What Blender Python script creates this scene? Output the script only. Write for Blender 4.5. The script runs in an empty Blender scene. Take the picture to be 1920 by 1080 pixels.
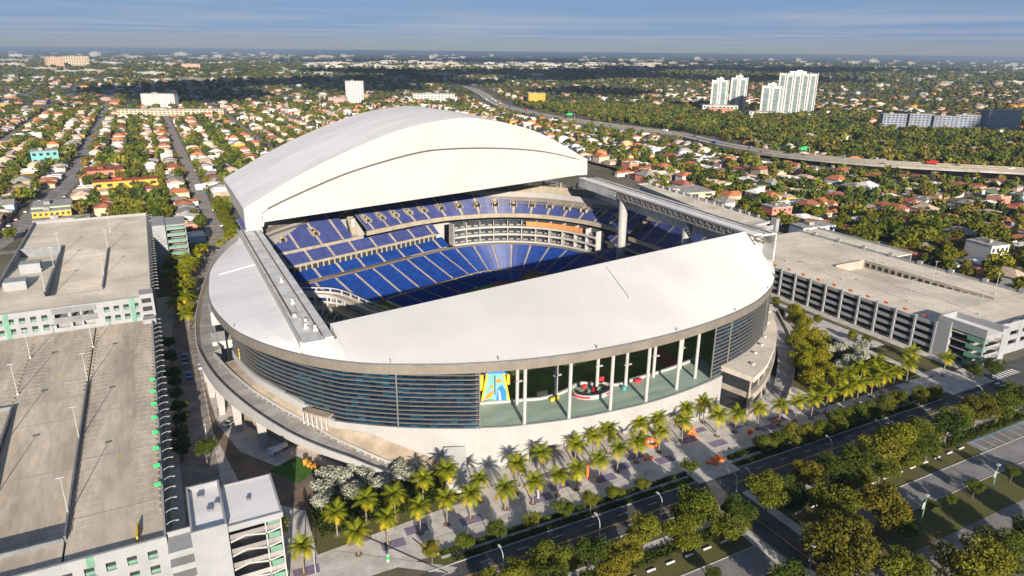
import bpy, math, random
import numpy as np
from mathutils import Vector, Matrix
R = math.radians
random.seed(7); rng = np.random.default_rng(7)
SC = bpy.context.scene
COL = SC.collection

# ------------------------------------------------------------------ camera
CAM_H = 105.0
cam_d = bpy.data.cameras.new("camera"); cam = bpy.data.objects.new("camera", cam_d); COL.objects.link(cam)
SC.camera = cam
yaw, pitch, roll = R(27.3207), R(18.7978), math.atan(.0099)
cam_d.sensor_fit = 'HORIZONTAL'; cam_d.sensor_width = 36.0; cam_d.lens = 1300.0/1920*36.0
cam_d.clip_start = 1.0; cam_d.clip_end = 90000.0
fw = Vector((math.sin(yaw)*math.cos(pitch), math.cos(yaw)*math.cos(pitch), -math.sin(pitch)))
rt = Vector((math.cos(yaw), -math.sin(yaw), 0)); up = rt.cross(fw)
r2 = rt*math.cos(roll)+up*math.sin(roll); u2 = up*math.cos(roll)-rt*math.sin(roll)
mw = Matrix((r2, u2, -fw)).transposed().to_4x4(); mw.translation = (0, 0, CAM_H)
cam.matrix_world = mw
def view(x, y, z=0.0):
    d = Vector((x, y, z-CAM_H)); f = d.dot(fw)
    if f < 1: return (-9999, -9999)
    return (960+1300*d.dot(r2)/f, 540-1300*d.dot(u2)/f)

# ------------------------------------------------------------------ light and sky
SUN_EL, SUN_AZ = R(17.4), R(192.3)          # azimuth from +Y towards +X
to_sun = Vector((math.sin(SUN_AZ)*math.cos(SUN_EL), math.cos(SUN_AZ)*math.cos(SUN_EL), math.sin(SUN_EL)))
sl = bpy.data.lights.new("sun", 'SUN'); sl.energy = 4.6; sl.angle = R(.5); sl.color = (1.0, .895, .755)
so = bpy.data.objects.new("sun", sl); COL.objects.link(so)
so.rotation_euler = (-to_sun).to_track_quat('-Z', 'Y').to_euler()
SC.view_settings.view_transform = 'Standard'; SC.view_settings.look = 'None'
SC.view_settings.exposure = 1.08; SC.view_settings.gamma = 1.0
W = bpy.data.worlds.new("World"); SC.world = W; W.use_nodes = True
nt = W.node_tree; nt.nodes.clear()
def N(t, kind, **kw):
    n = t.nodes.new(kind)
    for k, v in kw.items(): setattr(n, k, v)
    return n
def L(t, a, ao, b, bi): t.links.new(a.outputs[ao], b.inputs[bi])
sky = N(nt, 'ShaderNodeTexSky', sky_type='NISHITA', sun_disc=False)
sky.sun_elevation = SUN_EL; sky.sun_rotation = SUN_AZ; sky.altitude = 100; sky.air_density = 1.0; sky.dust_density = .25; sky.ozone_density = 4.0
bg = N(nt, 'ShaderNodeBackground'); out = N(nt, 'ShaderNodeOutputWorld')
tc = N(nt, 'ShaderNodeTexCoord'); sep = N(nt, 'ShaderNodeSeparateXYZ'); L(nt, tc, 'Generated', sep, 0)
mx = N(nt, 'ShaderNodeMath', operation='MAXIMUM'); L(nt, sep, 'Z', mx, 0); mx.inputs[1].default_value = .006
dx = N(nt, 'ShaderNodeMath', operation='DIVIDE'); L(nt, sep, 'X', dx, 0); L(nt, mx, 0, dx, 1)
dy = N(nt, 'ShaderNodeMath', operation='DIVIDE'); L(nt, sep, 'Y', dy, 0); L(nt, mx, 0, dy, 1)
cmb = N(nt, 'ShaderNodeCombineXYZ'); L(nt, dx, 0, cmb, 0); L(nt, dy, 0, cmb, 1)
cn = N(nt, 'ShaderNodeTexNoise'); cn.inputs['Scale'].default_value = .11; cn.inputs['Detail'].default_value = 6; cn.inputs['Roughness'].default_value = .5
L(nt, cmb, 0, cn, 'Vector')
cr = N(nt, 'ShaderNodeValToRGB'); cr.color_ramp.elements[0].position = .42; cr.color_ramp.elements[1].position = .66
L(nt, cn, 'Fac', cr, 'Fac')
# a thin sheet of grey-blue cloud lies over the far sky; streaks thin out towards the hazy horizon
lay = N(nt, 'ShaderNodeMix', data_type='RGBA'); L(nt, cr, 'Color', lay, 'Factor'); lay.inputs['A'].default_value = (.90, 1.48, 2.65, 1); lay.inputs['B'].default_value = (1.65, 1.9, 2.7, 1)
hr = N(nt, 'ShaderNodeMapRange'); hr.inputs['From Min'].default_value = .003; hr.inputs['From Max'].default_value = .028; L(nt, sep, 'Z', hr, 'Value')
hm = N(nt, 'ShaderNodeMix', data_type='RGBA'); L(nt, hr, 0, hm, 'Factor'); hm.inputs['A'].default_value = (1.35, 1.6, 1.95, 1); L(nt, lay, 'Result', hm, 'B')
up_ = N(nt, 'ShaderNodeMapRange'); up_.inputs['From Min'].default_value = .10; up_.inputs['From Max'].default_value = .45; up_.inputs['To Min'].default_value = .92; up_.inputs['To Max'].default_value = .0; L(nt, sep, 'Z', up_, 'Value')
cm = N(nt, 'ShaderNodeMix', data_type='RGBA'); L(nt, up_, 0, cm, 'Factor'); L(nt, sky, 0, cm, 'A'); L(nt, hm, 'Result', cm, 'B')
L(nt, cm, 'Result', bg, 'Color'); bg.inputs['Strength'].default_value = .09; L(nt, bg, 0, out, 'Surface')

# ------------------------------------------------------------------ helpers
def tag(o, label=None, cat=None, group=None, kind=None):
    if label: o['label'] = label
    if cat: o['category'] = cat
    if group: o['group'] = group
    if kind: o['kind'] = kind
    return o
def thing(name, label, cat, loc=(0, 0, 0), rz=0.0, group=None):
    o = bpy.data.objects.new(name, None); COL.objects.link(o)
    o.location = loc; o.rotation_euler = (0, 0, rz); o.empty_display_size = 1
    return tag(o, label, cat, group)
def link(name, mesh, parent=None, loc=(0, 0, 0), rz=0.0, sc=1.0):
    o = bpy.data.objects.new(name, mesh); COL.objects.link(o)
    o.parent = parent; o.location = loc; o.rotation_euler = (0, 0, rz)
    o.scale = (sc, sc, sc) if not isinstance(sc, tuple) else sc
    return o
class MB:
    def __init__(s): s.v = []; s.f = []; s.m = []; s.cm = 0
    def mat(s, i): s.cm = i; return s
    def face(s, pts):
        b = len(s.v); s.v += [tuple(p) for p in pts]; s.f.append(tuple(range(b, b+len(pts)))); s.m.append(s.cm)
    def box(s, x0, x1, y0, y1, z0, z1):
        b = len(s.v)
        s.v += [(x0, y0, z0), (x1, y0, z0), (x1, y1, z0), (x0, y1, z0), (x0, y0, z1), (x1, y0, z1), (x1, y1, z1), (x0, y1, z1)]
        for q in ((3, 2, 1, 0), (4, 5, 6, 7), (0, 1, 5, 4), (1, 2, 6, 5), (2, 3, 7, 6), (3, 0, 4, 7)):
            s.f.append(tuple(b+i for i in q)); s.m.append(s.cm)
        return s
    def hexa(s, lo, hi):
        b = len(s.v); s.v += [tuple(p) for p in lo]+[tuple(p) for p in hi]; n = len(lo)
        s.f.append(tuple(b+i for i in reversed(range(n)))); s.f.append(tuple(b+n+i for i in range(n))); s.m += [s.cm]*2
        for i in range(n):
            j = (i+1) % n; s.f.append((b+i, b+j, b+n+j, b+n+i)); s.m.append(s.cm)
        return s
    def prism(s, poly, z0, z1):
        area = sum(poly[i][0]*poly[(i+1) % len(poly)][1]-poly[(i+1) % len(poly)][0]*poly[i][1] for i in range(len(poly)))
        if area < 0: poly = poly[::-1]
        return s.hexa([(x, y, z0) for x, y in poly], [(x, y, z1) for x, y in poly])
    def beam(s, a, b, w, h):
        a = Vector(a); b = Vector(b); d = (b-a).normalized()
        side = d.cross(Vector((0, 0, 1)))
        side = Vector((1, 0, 0)) if side.length < 1e-3 else side.normalized()
        u = side.cross(d).normalized(); A = side*w/2; B = u*h/2
        return s.hexa([a-A-B, a+A-B, a+A+B, a-A+B], [b-A-B, b+A-B, b+A+B, b-A+B])
    def tube(s, pts, rad, n=6, cap=True):
        if not hasattr(rad, '__len__'): rad = [rad]*len(pts)
        b = len(s.v); P = [Vector(p) for p in pts]
        for i, p in enumerate(P):
            d = (P[min(i+1, len(P)-1)]-P[max(i-1, 0)]).normalized()
            x = d.cross(Vector((0, 1, 0.01)))
            x = x.normalized() if x.length > 1e-4 else Vector((1, 0, 0)); y = d.cross(x).normalized()
            for k in range(n):
                t = 2*math.pi*k/n; s.v.append(tuple(p+(x*math.cos(t)+y*math.sin(t))*rad[i]))
        for i in range(len(P)-1):
            for k in range(n):
                k2 = (k+1) % n; s.f.append((b+i*n+k, b+(i+1)*n+k, b+(i+1)*n+k2, b+i*n+k2)); s.m.append(s.cm)
        if cap:
            s.f.append(tuple(b+k for k in range(n))); s.f.append(tuple(b+(len(P)-1)*n+k for k in reversed(range(n)))); s.m += [s.cm]*2
        return s
    def strip(s, A, B):                      # ribbon between two equally long polylines
        b = len(s.v); n = len(A)
        s.v += [tuple(p) for p in A]+[tuple(p) for p in B]
        for i in range(n-1):
            s.f.append((b+i, b+i+1, b+n+i+1, b+n+i)); s.m.append(s.cm)
        return s
    def ribbon(s, line, t0, t1, z0, z1):     # solid band along a plan polyline [(x,y)], offsets t0..t1, heights may be lists
        n = len(line); z0 = z0 if hasattr(z0, '__len__') else [z0]*n; z1 = z1 if hasattr(z1, '__len__') else [z1]*n
        o0 = offs(line, t0); o1 = offs(line, t1)
        a = [(p[0], p[1], z0[i]) for i, p in enumerate(o0)]; c = [(p[0], p[1], z0[i]) for i, p in enumerate(o1)]
        d = [(p[0], p[1], z1[i]) for i, p in enumerate(o0)]; e = [(p[0], p[1], z1[i]) for i, p in enumerate(o1)]
        s.strip(a, d); s.strip(d, e); s.strip(e, c); s.strip(c, a)
        s.face([a[0], c[0], e[0], d[0]]); s.face([a[-1], d[-1], e[-1], c[-1]])
        return s
    def mesh(s, name, mats, smooth=False):
        me = bpy.data.meshes.new(name); me.from_pydata(s.v, [], s.f)
        for m in (mats if isinstance(mats, (list, tuple)) else [mats]): me.materials.append(m)
        if any(s.m): me.polygons.foreach_set('material_index', s.m)
        if smooth: me.polygons.foreach_set('use_smooth', [True]*len(s.f))
        me.update(); return me
    def build(s, name, mats, parent=None, loc=(0, 0, 0), rz=0.0, smooth=False):
        o = link(name, s.mesh(name, mats, smooth), parent, loc, rz)
        return o
def offs(line, t):
    out = []; n = len(line); closed = (abs(line[0][0]-line[-1][0])+abs(line[0][1]-line[-1][1])) < 1e-6
    for i in range(n):
        a = line[i-1] if i > 0 else (line[-2] if closed else line[0]); b = line[i+1] if i < n-1 else (line[1] if closed else line[-1])
        dx, dy = b[0]-a[0], b[1]-a[1]; l = math.hypot(dx, dy) or 1
        out.append((line[i][0]-dy/l*t, line[i][1]+dx/l*t))
    return out
def catmull(P, per=6, closed=False):
    P = [np.array(p, float) for p in P]; n = len(P); out = []
    for i in range(n if closed else n-1):
        g = lambda k: P[k % n] if closed else P[min(max(k, 0), n-1)]
        a, b, c, d = g(i-1), g(i), g(i+1), g(i+2)
        for k in range(per):
            t = k/per
            out.append(tuple(.5*((2*b)+(-a+c)*t+(2*a-5*b+4*c-d)*t*t+(-a+3*b-3*c+d)*t**3)))
    out.append(tuple(P[0]) if closed else tuple(P[-1]))
    return out
def resample(line, n):
    p = np.array(line, float); d = np.r_[0, np.cumsum(np.linalg.norm(np.diff(p[:, :2], axis=0), axis=1))]
    s = np.linspace(0, d[-1], n); return [tuple(float(np.interp(q, d, p[:, k])) for k in range(p.shape[1])) for q in s]

def mat(name, col, rough=.75, var=.12, scale=.25, col2=None, metal=0.0, fine=2.0, spec=.3, rnd=None, stretch=None, bump=0.0):
    m = bpy.data.materials.new(name); m.use_nodes = True; t = m.node_tree
    b = t.nodes['Principled BSDF']; b.inputs['Roughness'].default_value = rough; b.inputs['Metallic'].default_value = metal
    b.inputs['Specular IOR Level'].default_value = spec
    geo = N(t, 'ShaderNodeNewGeometry'); src, so_ = geo, 'Position'
    if stretch:
        mp = N(t, 'ShaderNodeMapping'); mp.inputs['Scale'].default_value = stretch; L(t, geo, 'Position', mp, 'Vector'); src, so_ = mp, 'Vector'
    n1 = N(t, 'ShaderNodeTexNoise'); n1.inputs['Scale'].default_value = scale; n1.inputs['Detail'].default_value = 5; n1.inputs['Roughness'].default_value = .6
    n2 = N(t, 'ShaderNodeTexNoise'); n2.inputs['Scale'].default_value = fine; n2.inputs['Detail'].default_value = 3
    L(t, src, so_, n1, 'Vector'); L(t, src, so_, n2, 'Vector')
    c2 = col2 or tuple(c*(1-2*var) for c in col); c1 = col if col2 else tuple(min(1, c*(1+var*.6)) for c in col)
    r1 = N(t, 'ShaderNodeMapRange'); r1.inputs['From Min'].default_value = .36; r1.inputs['From Max'].default_value = .64; L(t, n1, 'Fac', r1, 'Value')
    mxa = N(t, 'ShaderNodeMix', data_type='RGBA'); L(t, r1, 0, mxa, 'Factor')
    mxa.inputs['A'].default_value = (*c1, 1); mxa.inputs['B'].default_value = (*c2, 1); last = (mxa, 'Result')
    if rnd:
        oi = N(t, 'ShaderNodeObjectInfo'); rp = N(t, 'ShaderNodeValToRGB'); rp.color_ramp.interpolation = 'LINEAR'
        e = rp.color_ramp.elements
        while len(e) < len(rnd): e.new(.5)
        for i, c in enumerate(rnd): e[i].position = i/(len(rnd)-1); e[i].color = (*c, 1)
        L(t, oi, 'Random', rp, 'Fac')
        m3 = N(t, 'ShaderNodeMix', data_type='RGBA', blend_type='MULTIPLY'); m3.inputs['Factor'].default_value = 1
        L(t, *last, m3, 'A'); L(t, rp, 'Color', m3, 'B'); last = (m3, 'Result')
    m2 = N(t, 'ShaderNodeMix', data_type='RGBA', blend_type='MULTIPLY'); m2.inputs['Factor'].default_value = 1
    r2_ = N(t, 'ShaderNodeMapRange'); r2_.inputs['From Min'].default_value = .3; r2_.inputs['From Max'].default_value = .7
    r2_.inputs['To Min'].default_value = 1-var; r2_.inputs['To Max'].default_value = 1+var*.5; L(t, n2, 'Fac', r2_, 'Value')
    L(t, *last, m2, 'A'); L(t, r2_, 0, m2, 'B'); L(t, m2, 'Result', b, 'Base Color')
    if bump:
        bp = N(t, 'ShaderNodeBump'); bp.inputs['Strength'].default_value = bump; bp.inputs['Distance'].default_value = .1; L(t, n2, 'Fac', bp, 'Height'); L(t, bp, 0, b, 'Normal')
    return m
def leafmat(name, cols, var=.35, trans=.25):
    m = bpy.data.materials.new(name); m.use_nodes = True; t = m.node_tree; t.nodes.clear()
    o = N(t, 'ShaderNodeOutputMaterial'); d = N(t, 'ShaderNodeBsdfDiffuse'); tr = N(t, 'ShaderNodeBsdfTranslucent'); mixs = N(t, 'ShaderNodeMixShader'); mixs.inputs[0].default_value = trans
    oi = N(t, 'ShaderNodeObjectInfo'); rp = N(t, 'ShaderNodeValToRGB'); e = rp.color_ramp.elements
    while len(e) < len(cols): e.new(.5)
    for i, c in enumerate(cols): e[i].position = i/max(1, len(cols)-1); e[i].color = (*c, 1)
    L(t, oi, 'Random', rp, 'Fac')
    geo = N(t, 'ShaderNodeNewGeometry'); n1 = N(t, 'ShaderNodeTexNoise'); n1.inputs['Scale'].default_value = .9; n1.inputs['Detail'].default_value = 3; L(t, geo, 'Position', n1, 'Vector')
    r1 = N(t, 'ShaderNodeMapRange'); r1.inputs['From Min'].default_value = .3; r1.inputs['From Max'].default_value = .7; r1.inputs['To Min'].default_value = 1-var; r1.inputs['To Max'].default_value = 1+var; L(t, n1, 'Fac', r1, 'Value')
    mm = N(t, 'ShaderNodeMix', data_type='RGBA', blend_type='MULTIPLY'); mm.inputs['Factor'].default_value = 1; L(t, rp, 'Color', mm, 'A'); L(t, r1, 0, mm, 'B')
    L(t, mm, 'Result', d, 'Color'); L(t, mm, 'Result', tr, 'Color'); L(t, d, 0, mixs, 1); L(t, tr, 0, mixs, 2); L(t, mixs, 0, o, 'Surface')
    return m
def attrmat(name, rough=.8, var=.25, scale=.12):
    m = bpy.data.materials.new(name); m.use_nodes = True; t = m.node_tree; b = t.nodes['Principled BSDF']; b.inputs['Roughness'].default_value = rough; b.inputs['Specular IOR Level'].default_value = .15
    a = N(t, 'ShaderNodeAttribute', attribute_name='tint'); geo = N(t, 'ShaderNodeNewGeometry'); n1 = N(t, 'ShaderNodeTexNoise'); n1.inputs['Scale'].default_value = scale; n1.inputs['Detail'].default_value = 4; L(t, geo, 'Position', n1, 'Vector')
    r1 = N(t, 'ShaderNodeMapRange'); r1.inputs['From Min'].default_value = .3; r1.inputs['From Max'].default_value = .7; r1.inputs['To Min'].default_value = 1-var; r1.inputs['To Max'].default_value = 1+var; L(t, n1, 'Fac', r1, 'Value')
    mm = N(t, 'ShaderNodeMix', data_type='RGBA', blend_type='MULTIPLY'); mm.inputs['Factor'].default_value = 1; L(t, a, 'Color', mm, 'A'); L(t, r1, 0, mm, 'B'); L(t, mm, 'Result', b, 'Base Color')
    return m

M = {}
M['roof'] = mat('white_membrane', (0.58, 0.565, 0.54), .55, .04, .05, fine=.4)
M['roof_side'] = mat('grazing_sun_membrane', (0.68, 0.66, 0.65), .6, .06, .06, fine=.5, stretch=(.3, 1.6, 1))  # lighter white for level tops, makes up for grazing sun in the colour
M['white'] = mat('white_panel', (0.4, 0.39, 0.37), .55, .05, .1)
M['wall'] = mat('white_stucco', (0.345, 0.335, 0.32), .7, .05, .12)
M['rim'] = mat('champagne_metal', (0.22, 0.19, 0.155), .5, .08, .2, metal=.2)
M['steel'] = mat('grey_steel', (0.2, 0.21, 0.22), .5, .1, .3, metal=.3)
M['deck'] = mat('grey_track_deck', (0.54, 0.54, 0.53), .6, .12, .25, fine=1.2)
M['rail'] = mat('rusty_rail', (.16, .09, .06), .7, .3, 1)
M['louvre'] = mat('louvre_metal', (0.27, 0.26, 0.235), .4, .06, .3, metal=.4)
M['conc'] = mat('concrete', (0.38, 0.33, 0.27), .85, .12, .2)
M['conc_d'] = mat('grey_concrete', (.30, .28, .265), .85, .15, .2, stretch=(1, 1, .3))
M['tan'] = mat('tan_concrete', (0.36, 0.29, 0.215), .85, .14, .25)
M['brown'] = mat('brown_band', (0.14, 0.11, 0.085), .7, .1, .4)
M['seatB'] = mat('royal_blue_plastic', (0.007, 0.038, 0.2), .45, .15, .3, fine=3)
M['seatP'] = mat('glancing_lit_blue_plastic', (0.045, 0.06, 0.185), .45, .12, .3, fine=3)  # paler copy of the seat blue, glancing light painted into the colour
M['field'] = mat('cut_grass', (0.1, 0.16, 0.02), .95, .2, .08)
M['dirt'] = mat('red_clay', (.22, .085, .045), .95, .15, .2)
M['terrace'] = mat('green_stone', (0.3, 0.39, 0.31), .45, .12, .3, stretch=(.2, 1.5, 1))
M['dark'] = mat('dark_void', (.03, .03, .035), .8, .1, .5)
M['beige'] = mat('beige_wall', (0.34, 0.29, 0.22), .85, .1, .3)
M['orange'] = mat('orange_board', (.62, .24, .08), .7, .1, .5)
M['yellow'] = mat('yellow_paint', (.65, .42, .03), .6, .1, .5)
M['red'] = mat('red_paint', (.55, .03, .04), .5, .1, .5)
M['teal'] = mat('teal_paint', (.05, .35, .38), .5, .1, .5)
M['black'] = mat('black_plastic', (.03, .03, .03), .5, .1, .5)
M['green_sign'] = mat('green_sign', (.02, .5, .12), .6, .05, .5)
M['mint'] = mat('mint_panel', (0.13, 0.27, 0.19), .5, .08, .4)
M['gar_deck'] = mat('parking_deck_concrete', (0.5, 0.425, 0.335), .9, .16, .07, fine=.6, stretch=(1.6, .35, 1))
M['gar_deck2'] = mat('bleached_deck_concrete', (0.66, 0.575, 0.465), .9, .12, .06, fine=.7)
M['gar_wall'] = mat('garage_white_paint', (0.28, 0.285, 0.29), .7, .06, .2)
M['line'] = mat('white_road_paint', (.70, .69, .66), .8, .15, .8)
M['linew'] = mat('worn_white_paint', (.66, .62, .56), .85, .2, .8)
M['ylw_line'] = mat('yellow_road_paint', (.6, .36, .05), .8, .15, .8)
M['asph'] = mat('asphalt', (0.085, 0.083, 0.086), .9, .22, .15, fine=1.5)
M['asph2'] = mat('worn_asphalt', (0.25, 0.235, 0.22), .9, .2, .15, fine=1.5)
M['lane'] = mat('grey_parking_lane', (0.22, 0.21, 0.205), .9, .18, .1)
M['paver'] = mat('pale_pavers', (0.52, 0.475, 0.44), .85, .12, .3)
M['paver_p'] = mat('purple_pavers', (0.2, 0.165, 0.25), .85, .12, .5)
M['walk'] = mat('sidewalk_concrete', (0.48, 0.45, 0.41), .9, .12, .3)
M['kerb'] = mat('kerb_concrete', (.42, .40, .37), .9, .12, .5)
M['bare'] = mat('brown_earth', (0.24, 0.165, 0.11), .95, .25, .12, col2=(.13, .10, .08))
M['grass'] = mat('dry_lawn', (0.085, 0.095, 0.02), .95, .3, .1, col2=(.11, .085, .035), fine=3)
M['trunk'] = mat('bark', (.16, .13, .10), .95, .2, 2)
M['ptrunk'] = mat('palm_bark', (.27, .23, .18), .95, .2, 2)
M['lamp'] = mat('lamp_metal', (0.45, 0.45, 0.44), .45, .05, 1, metal=.3)
M['glassw'] = mat('dark_window', (.045, .055, .065), .15, .2, .6, spec=.6)
M['rubber'] = mat('tyre_rubber', (.02, .02, .02), .9, .1, 1)
M['carglass'] = mat('car_glass', (.02, .025, .03), .1, .1, 1, spec=.6)
M['fabric_w'] = mat('white_tank_paint', (.7, .7, .7), .35, .05, .5)
M['roofing'] = mat('grey_flat_roof', (0.36, 0.34, 0.31), .9, .2, .3)
# curtain wall glass: panes of uneven blue, some with teal blinds behind
def glassmat():
    m = bpy.data.materials.new('blue_curtain_glass'); m.use_nodes = True; t = m.node_tree; b = t.nodes['Principled BSDF']
    b.inputs['Roughness'].default_value = .12; b.inputs['Specular IOR Level'].default_value = .55
    uv = N(t, 'ShaderNodeUVMap'); sp = N(t, 'ShaderNodeSeparateXYZ'); L(t, uv, 0, sp, 0)
    fx = N(t, 'ShaderNodeMath', operation='FLOOR'); L(t, sp, 'X', fx, 0); fy = N(t, 'ShaderNodeMath', operation='FLOOR'); L(t, sp, 'Y', fy, 0)
    c = N(t, 'ShaderNodeCombineXYZ'); L(t, fx, 0, c, 0); L(t, fy, 0, c, 1)
    wn = N(t, 'ShaderNodeTexWhiteNoise', noise_dimensions='2D'); L(t, c, 0, wn, 'Vector')
    rp = N(t, 'ShaderNodeValToRGB'); rp.color_ramp.interpolation = 'CONSTANT'; e = rp.color_ramp.elements
    for i, (p, col) in enumerate([(0, (.002, .006, .014)), (.36, (.004, .016, .038)), (.60, (.003, .009, .022)), (.76, (.005, .034, .062)), (.93, (.012, .075, .11))]):
        if i > 1: e.new(p)
        e[i].position = p; e[i].color = (*col, 1)
    gn = N(t, 'ShaderNodeTexNoise'); gn.inputs['Scale'].default_value = .14; L(t, c, 0, gn, 'Vector'); gm_ = N(t, 'ShaderNodeMath', operation='MULTIPLY_ADD'); L(t, gn, 'Fac', gm_, 0); gm_.inputs[1].default_value = 1.5; gm_.inputs[2].default_value = -.52; ga = N(t, 'ShaderNodeMath', operation='MULTIPLY_ADD'); L(t, wn, 'Value', ga, 0); ga.inputs[1].default_value = .62; L(t, gm_, 0, ga, 2); L(t, ga, 0, rp, 'Fac'); L(t, rp, 'Color', b, 'Base Color')
    return m
M['glass'] = glassmat()
def seams(m, axis, pitch, width, depth):
    t = m.node_tree; b = t.nodes['Principled BSDF']; src = b.inputs['Base Color'].links[0].from_socket
    geo = N(t, 'ShaderNodeNewGeometry'); sp = N(t, 'ShaderNodeSeparateXYZ'); L(t, geo, 'Position', sp, 0)
    d = N(t, 'ShaderNodeMath', operation='DIVIDE'); L(t, sp, axis, d, 0); d.inputs[1].default_value = pitch
    f = N(t, 'ShaderNodeMath', operation='FRACT'); L(t, d, 0, f, 0); c = N(t, 'ShaderNodeMath', operation='LESS_THAN'); L(t, f, 0, c, 0); c.inputs[1].default_value = width/pitch
    mm = N(t, 'ShaderNodeMix', data_type='RGBA'); L(t, c, 0, mm, 'Factor'); t.links.new(src, mm.inputs['A']); mm.inputs['B'].default_value = (depth, depth, depth*.97, 1)
    t.links.new(mm.outputs['Result'], b.inputs['Base Color'])
seams(M['roof'], 'X', 7.3, .16, .535); seams(M['roof_side'], 'Y', 6.1, .2, .58); seams(M['wall'], 'X', 4.6, .1, .29); seams(M['white'], 'X', 9.0, .22, .395); seams(M['gar_deck'], 'Y', 24.3, .3, .26); seams(M['gar_deck2'], 'Y', 24.3, .3, .34)
GREEN = [(.085, .108, .014), (.155, .155, .018), (.07, .098, .016), (.19, .165, .02), (.11, .135, .014)]
M['leaf'] = leafmat('broad_leaves', GREEN)
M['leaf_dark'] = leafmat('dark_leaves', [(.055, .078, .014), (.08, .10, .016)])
M['leaf_yel'] = leafmat('yellow_green_leaves', [(.19, .19, .016), (.26, .23, .02)], trans=.35)
M['leaf_brown'] = leafmat('russet_leaves', [(.135, .115, .016), (.11, .10, .016)])
M['leaf_silver'] = leafmat('silver_leaves', [(.28, .29, .22), (.36, .36, .28)], trans=.1)
M['hedge'] = leafmat('hedge_leaves', [(.04, .06, .012), (.06, .075, .016)])
M['frond'] = leafmat('green_fronds', [(.19, .225, .016), (.26, .27, .02)], trans=.4)
M['frond_y'] = leafmat('yellow_fronds', [(.54, .38, .02), (.46, .38, .03)], trans=.4)
# ------------------------------------------------------------------ ground, roads, plaza
def sheet(name, m, polys, z, kind='structure', label=None, cat=None):
    b = MB()
    for p in polys:
        a = sum(p[i][0]*p[(i+1) % len(p)][1]-p[(i+1) % len(p)][0]*p[i][1] for i in range(len(p)))
        b.face([(x, y, z) for x, y in (p if a > 0 else p[::-1])])
    return tag(b.build(name, m), label, cat, kind=kind)
def rect(x0, x1, y0, y1): return [(x0, y0), (x1, y0), (x1, y1), (x0, y1)]
def groundmat():
    m = mat('city_ground', (.085, .085, .04), .95, .25, .02, col2=(.15, .125, .095), fine=.25)
    return m
gm = groundmat()
G = 60000
sheet('ground', gm, [rect(-G, G, -G, G)], 0.0)
def road_poly(line, w):
    a = offs(line, w/2); b = offs(line, -w/2)
    return [[a[i], b[i], b[i+1], a[i+1]] for i in range(len(line)-1)]
# plaza, pavements, lawns
RIMF = [(9.6, 224.8), (10, 214), (11.4, 203.7), (13.6, 193.3), (17.6, 183.5), (22.2, 175.5), (27, 168.9), (33, 162.3), (41.3, 155.6), (54.9, 148.6), (65, 144.6), (76.3, 141.3), (89.8, 138.9), (103, 138), (117.4, 138.1), (130, 139.3), (143, 141.6), (155, 144.8), (166.9, 149.5), (182, 158.6), (197.8, 173), (208.5, 186.5), (213, 197), (216, 212)]
RIMB = [(217, 230), (215, 250), (208, 275), (197, 297), (180, 320), (150, 338), (112, 346), (75, 338), (45, 316), (29, 298), (20, 280), (13, 257.4), (10.6, 239)]
RIM = resample(catmull(RIMF+RIMB, 6, True), 221)
sheet('plaza', M['paver'], [[(9, 119), (240, 119), (240, 330), (-9, 330), (-9, 140), (9, 140)]], .02)
sheet('street', mat('street_pavers', (.30, .26, .235), .9, .18, .2), road_poly([(-.5, 150), (-.5, 236), (2, 290), (12, 350), (26, 410), (27.5, 470), (27.5, 1500)], 9.0), .05)
sheet('avenue', M['asph'], [rect(-14, 700, 106, 114.5), rect(-200, -14, 107, 114.5)], .03)
sheet('cross_street', M['asph'], [rect(112, 120.5, 20, 106), rect(246, 262, 60, 106), rect(246, 262, 114.5, 130), rect(262, 700, 112, 122)], .025)
sheet('hedge_strip', M['grass'], [rect(42, 113.5, 114.9, 118.8), rect(128, 215, 114.9, 119.6)], .06)
sheet('sidewalk', M['walk'], [rect(44, 113, 117.0, 117.9), rect(128, 222, 117.2, 118.4), rect(43, 216, 119.2, 124.2), rect(113.6, 127.9, 113.6, 119.19), rect(30, 111, 99.3, 101.2), rect(121.5, 240, 99.3, 101.2), rect(108.6, 111.2, 60, 106), rect(121, 123.4, 60, 106), rect(222, 246, 114.9, 126)], .09)
purple = []
for i in range(34):
    x = 14+i*6.4
    if rng.random() < .8: purple.append([(x, 125.2+(i % 3)*2.6), (x+5.4, 125.0+(i % 3)*2.6), (x+5.6, 127.8+(i % 3)*2.6), (x+.2, 128.0+(i % 3)*2.6)])
    if i % 2 == 0 and x > 44: purple.append(rect(x+1, x+5, 133.4, 135.6))
sheet('purple_paving', M['paver_p'], purple, .045)
sheet('lawn', M['grass'], [rect(20, 110.6, 89.6, 98.9), rect(123.6, 195.9, 89.6, 98.9), rect(195.9, 238, 95.1, 98.9), rect(20, 110.6, 101.4, 105.6), rect(123.6, 238, 101.4, 105.6), rect(123.6, 195.9, 72.4, 82), rect(20, 110.6, 72.4, 82), [(20, 130.5), (57, 134), (57, 141.5), (45, 149), (30, 156), (21, 150)], rect(206, 243, 130, 152), rect(180, 226, 128, 164)], .05)
sheet('parking_lane', M['lane'], [rect(20, 108.5, 82.1, 89.5), rect(123.5, 238, 82.1, 89.5), rect(123.5, 238, 64, 72.3), rect(20, 108.5, 64, 72.3), rect(196, 238, 72.31, 82.09), rect(196, 238, 89.51, 95)], .055)
sheet('footpath', M['walk'], [rect(226.5, 230, 127, 290), rect(243, 247.4, 127, 290), [(20.5, 129), (22, 128), (44, 112), (46, 113.2), (24, 130)]], .08)
sheet('bare_earth', M['bare'], [[(4.5, 236), (6, 200), (10, 182), (21, 165), (34, 156), (32, 145), (20, 148), (9, 160), (4.4, 196)]], .06)
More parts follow.
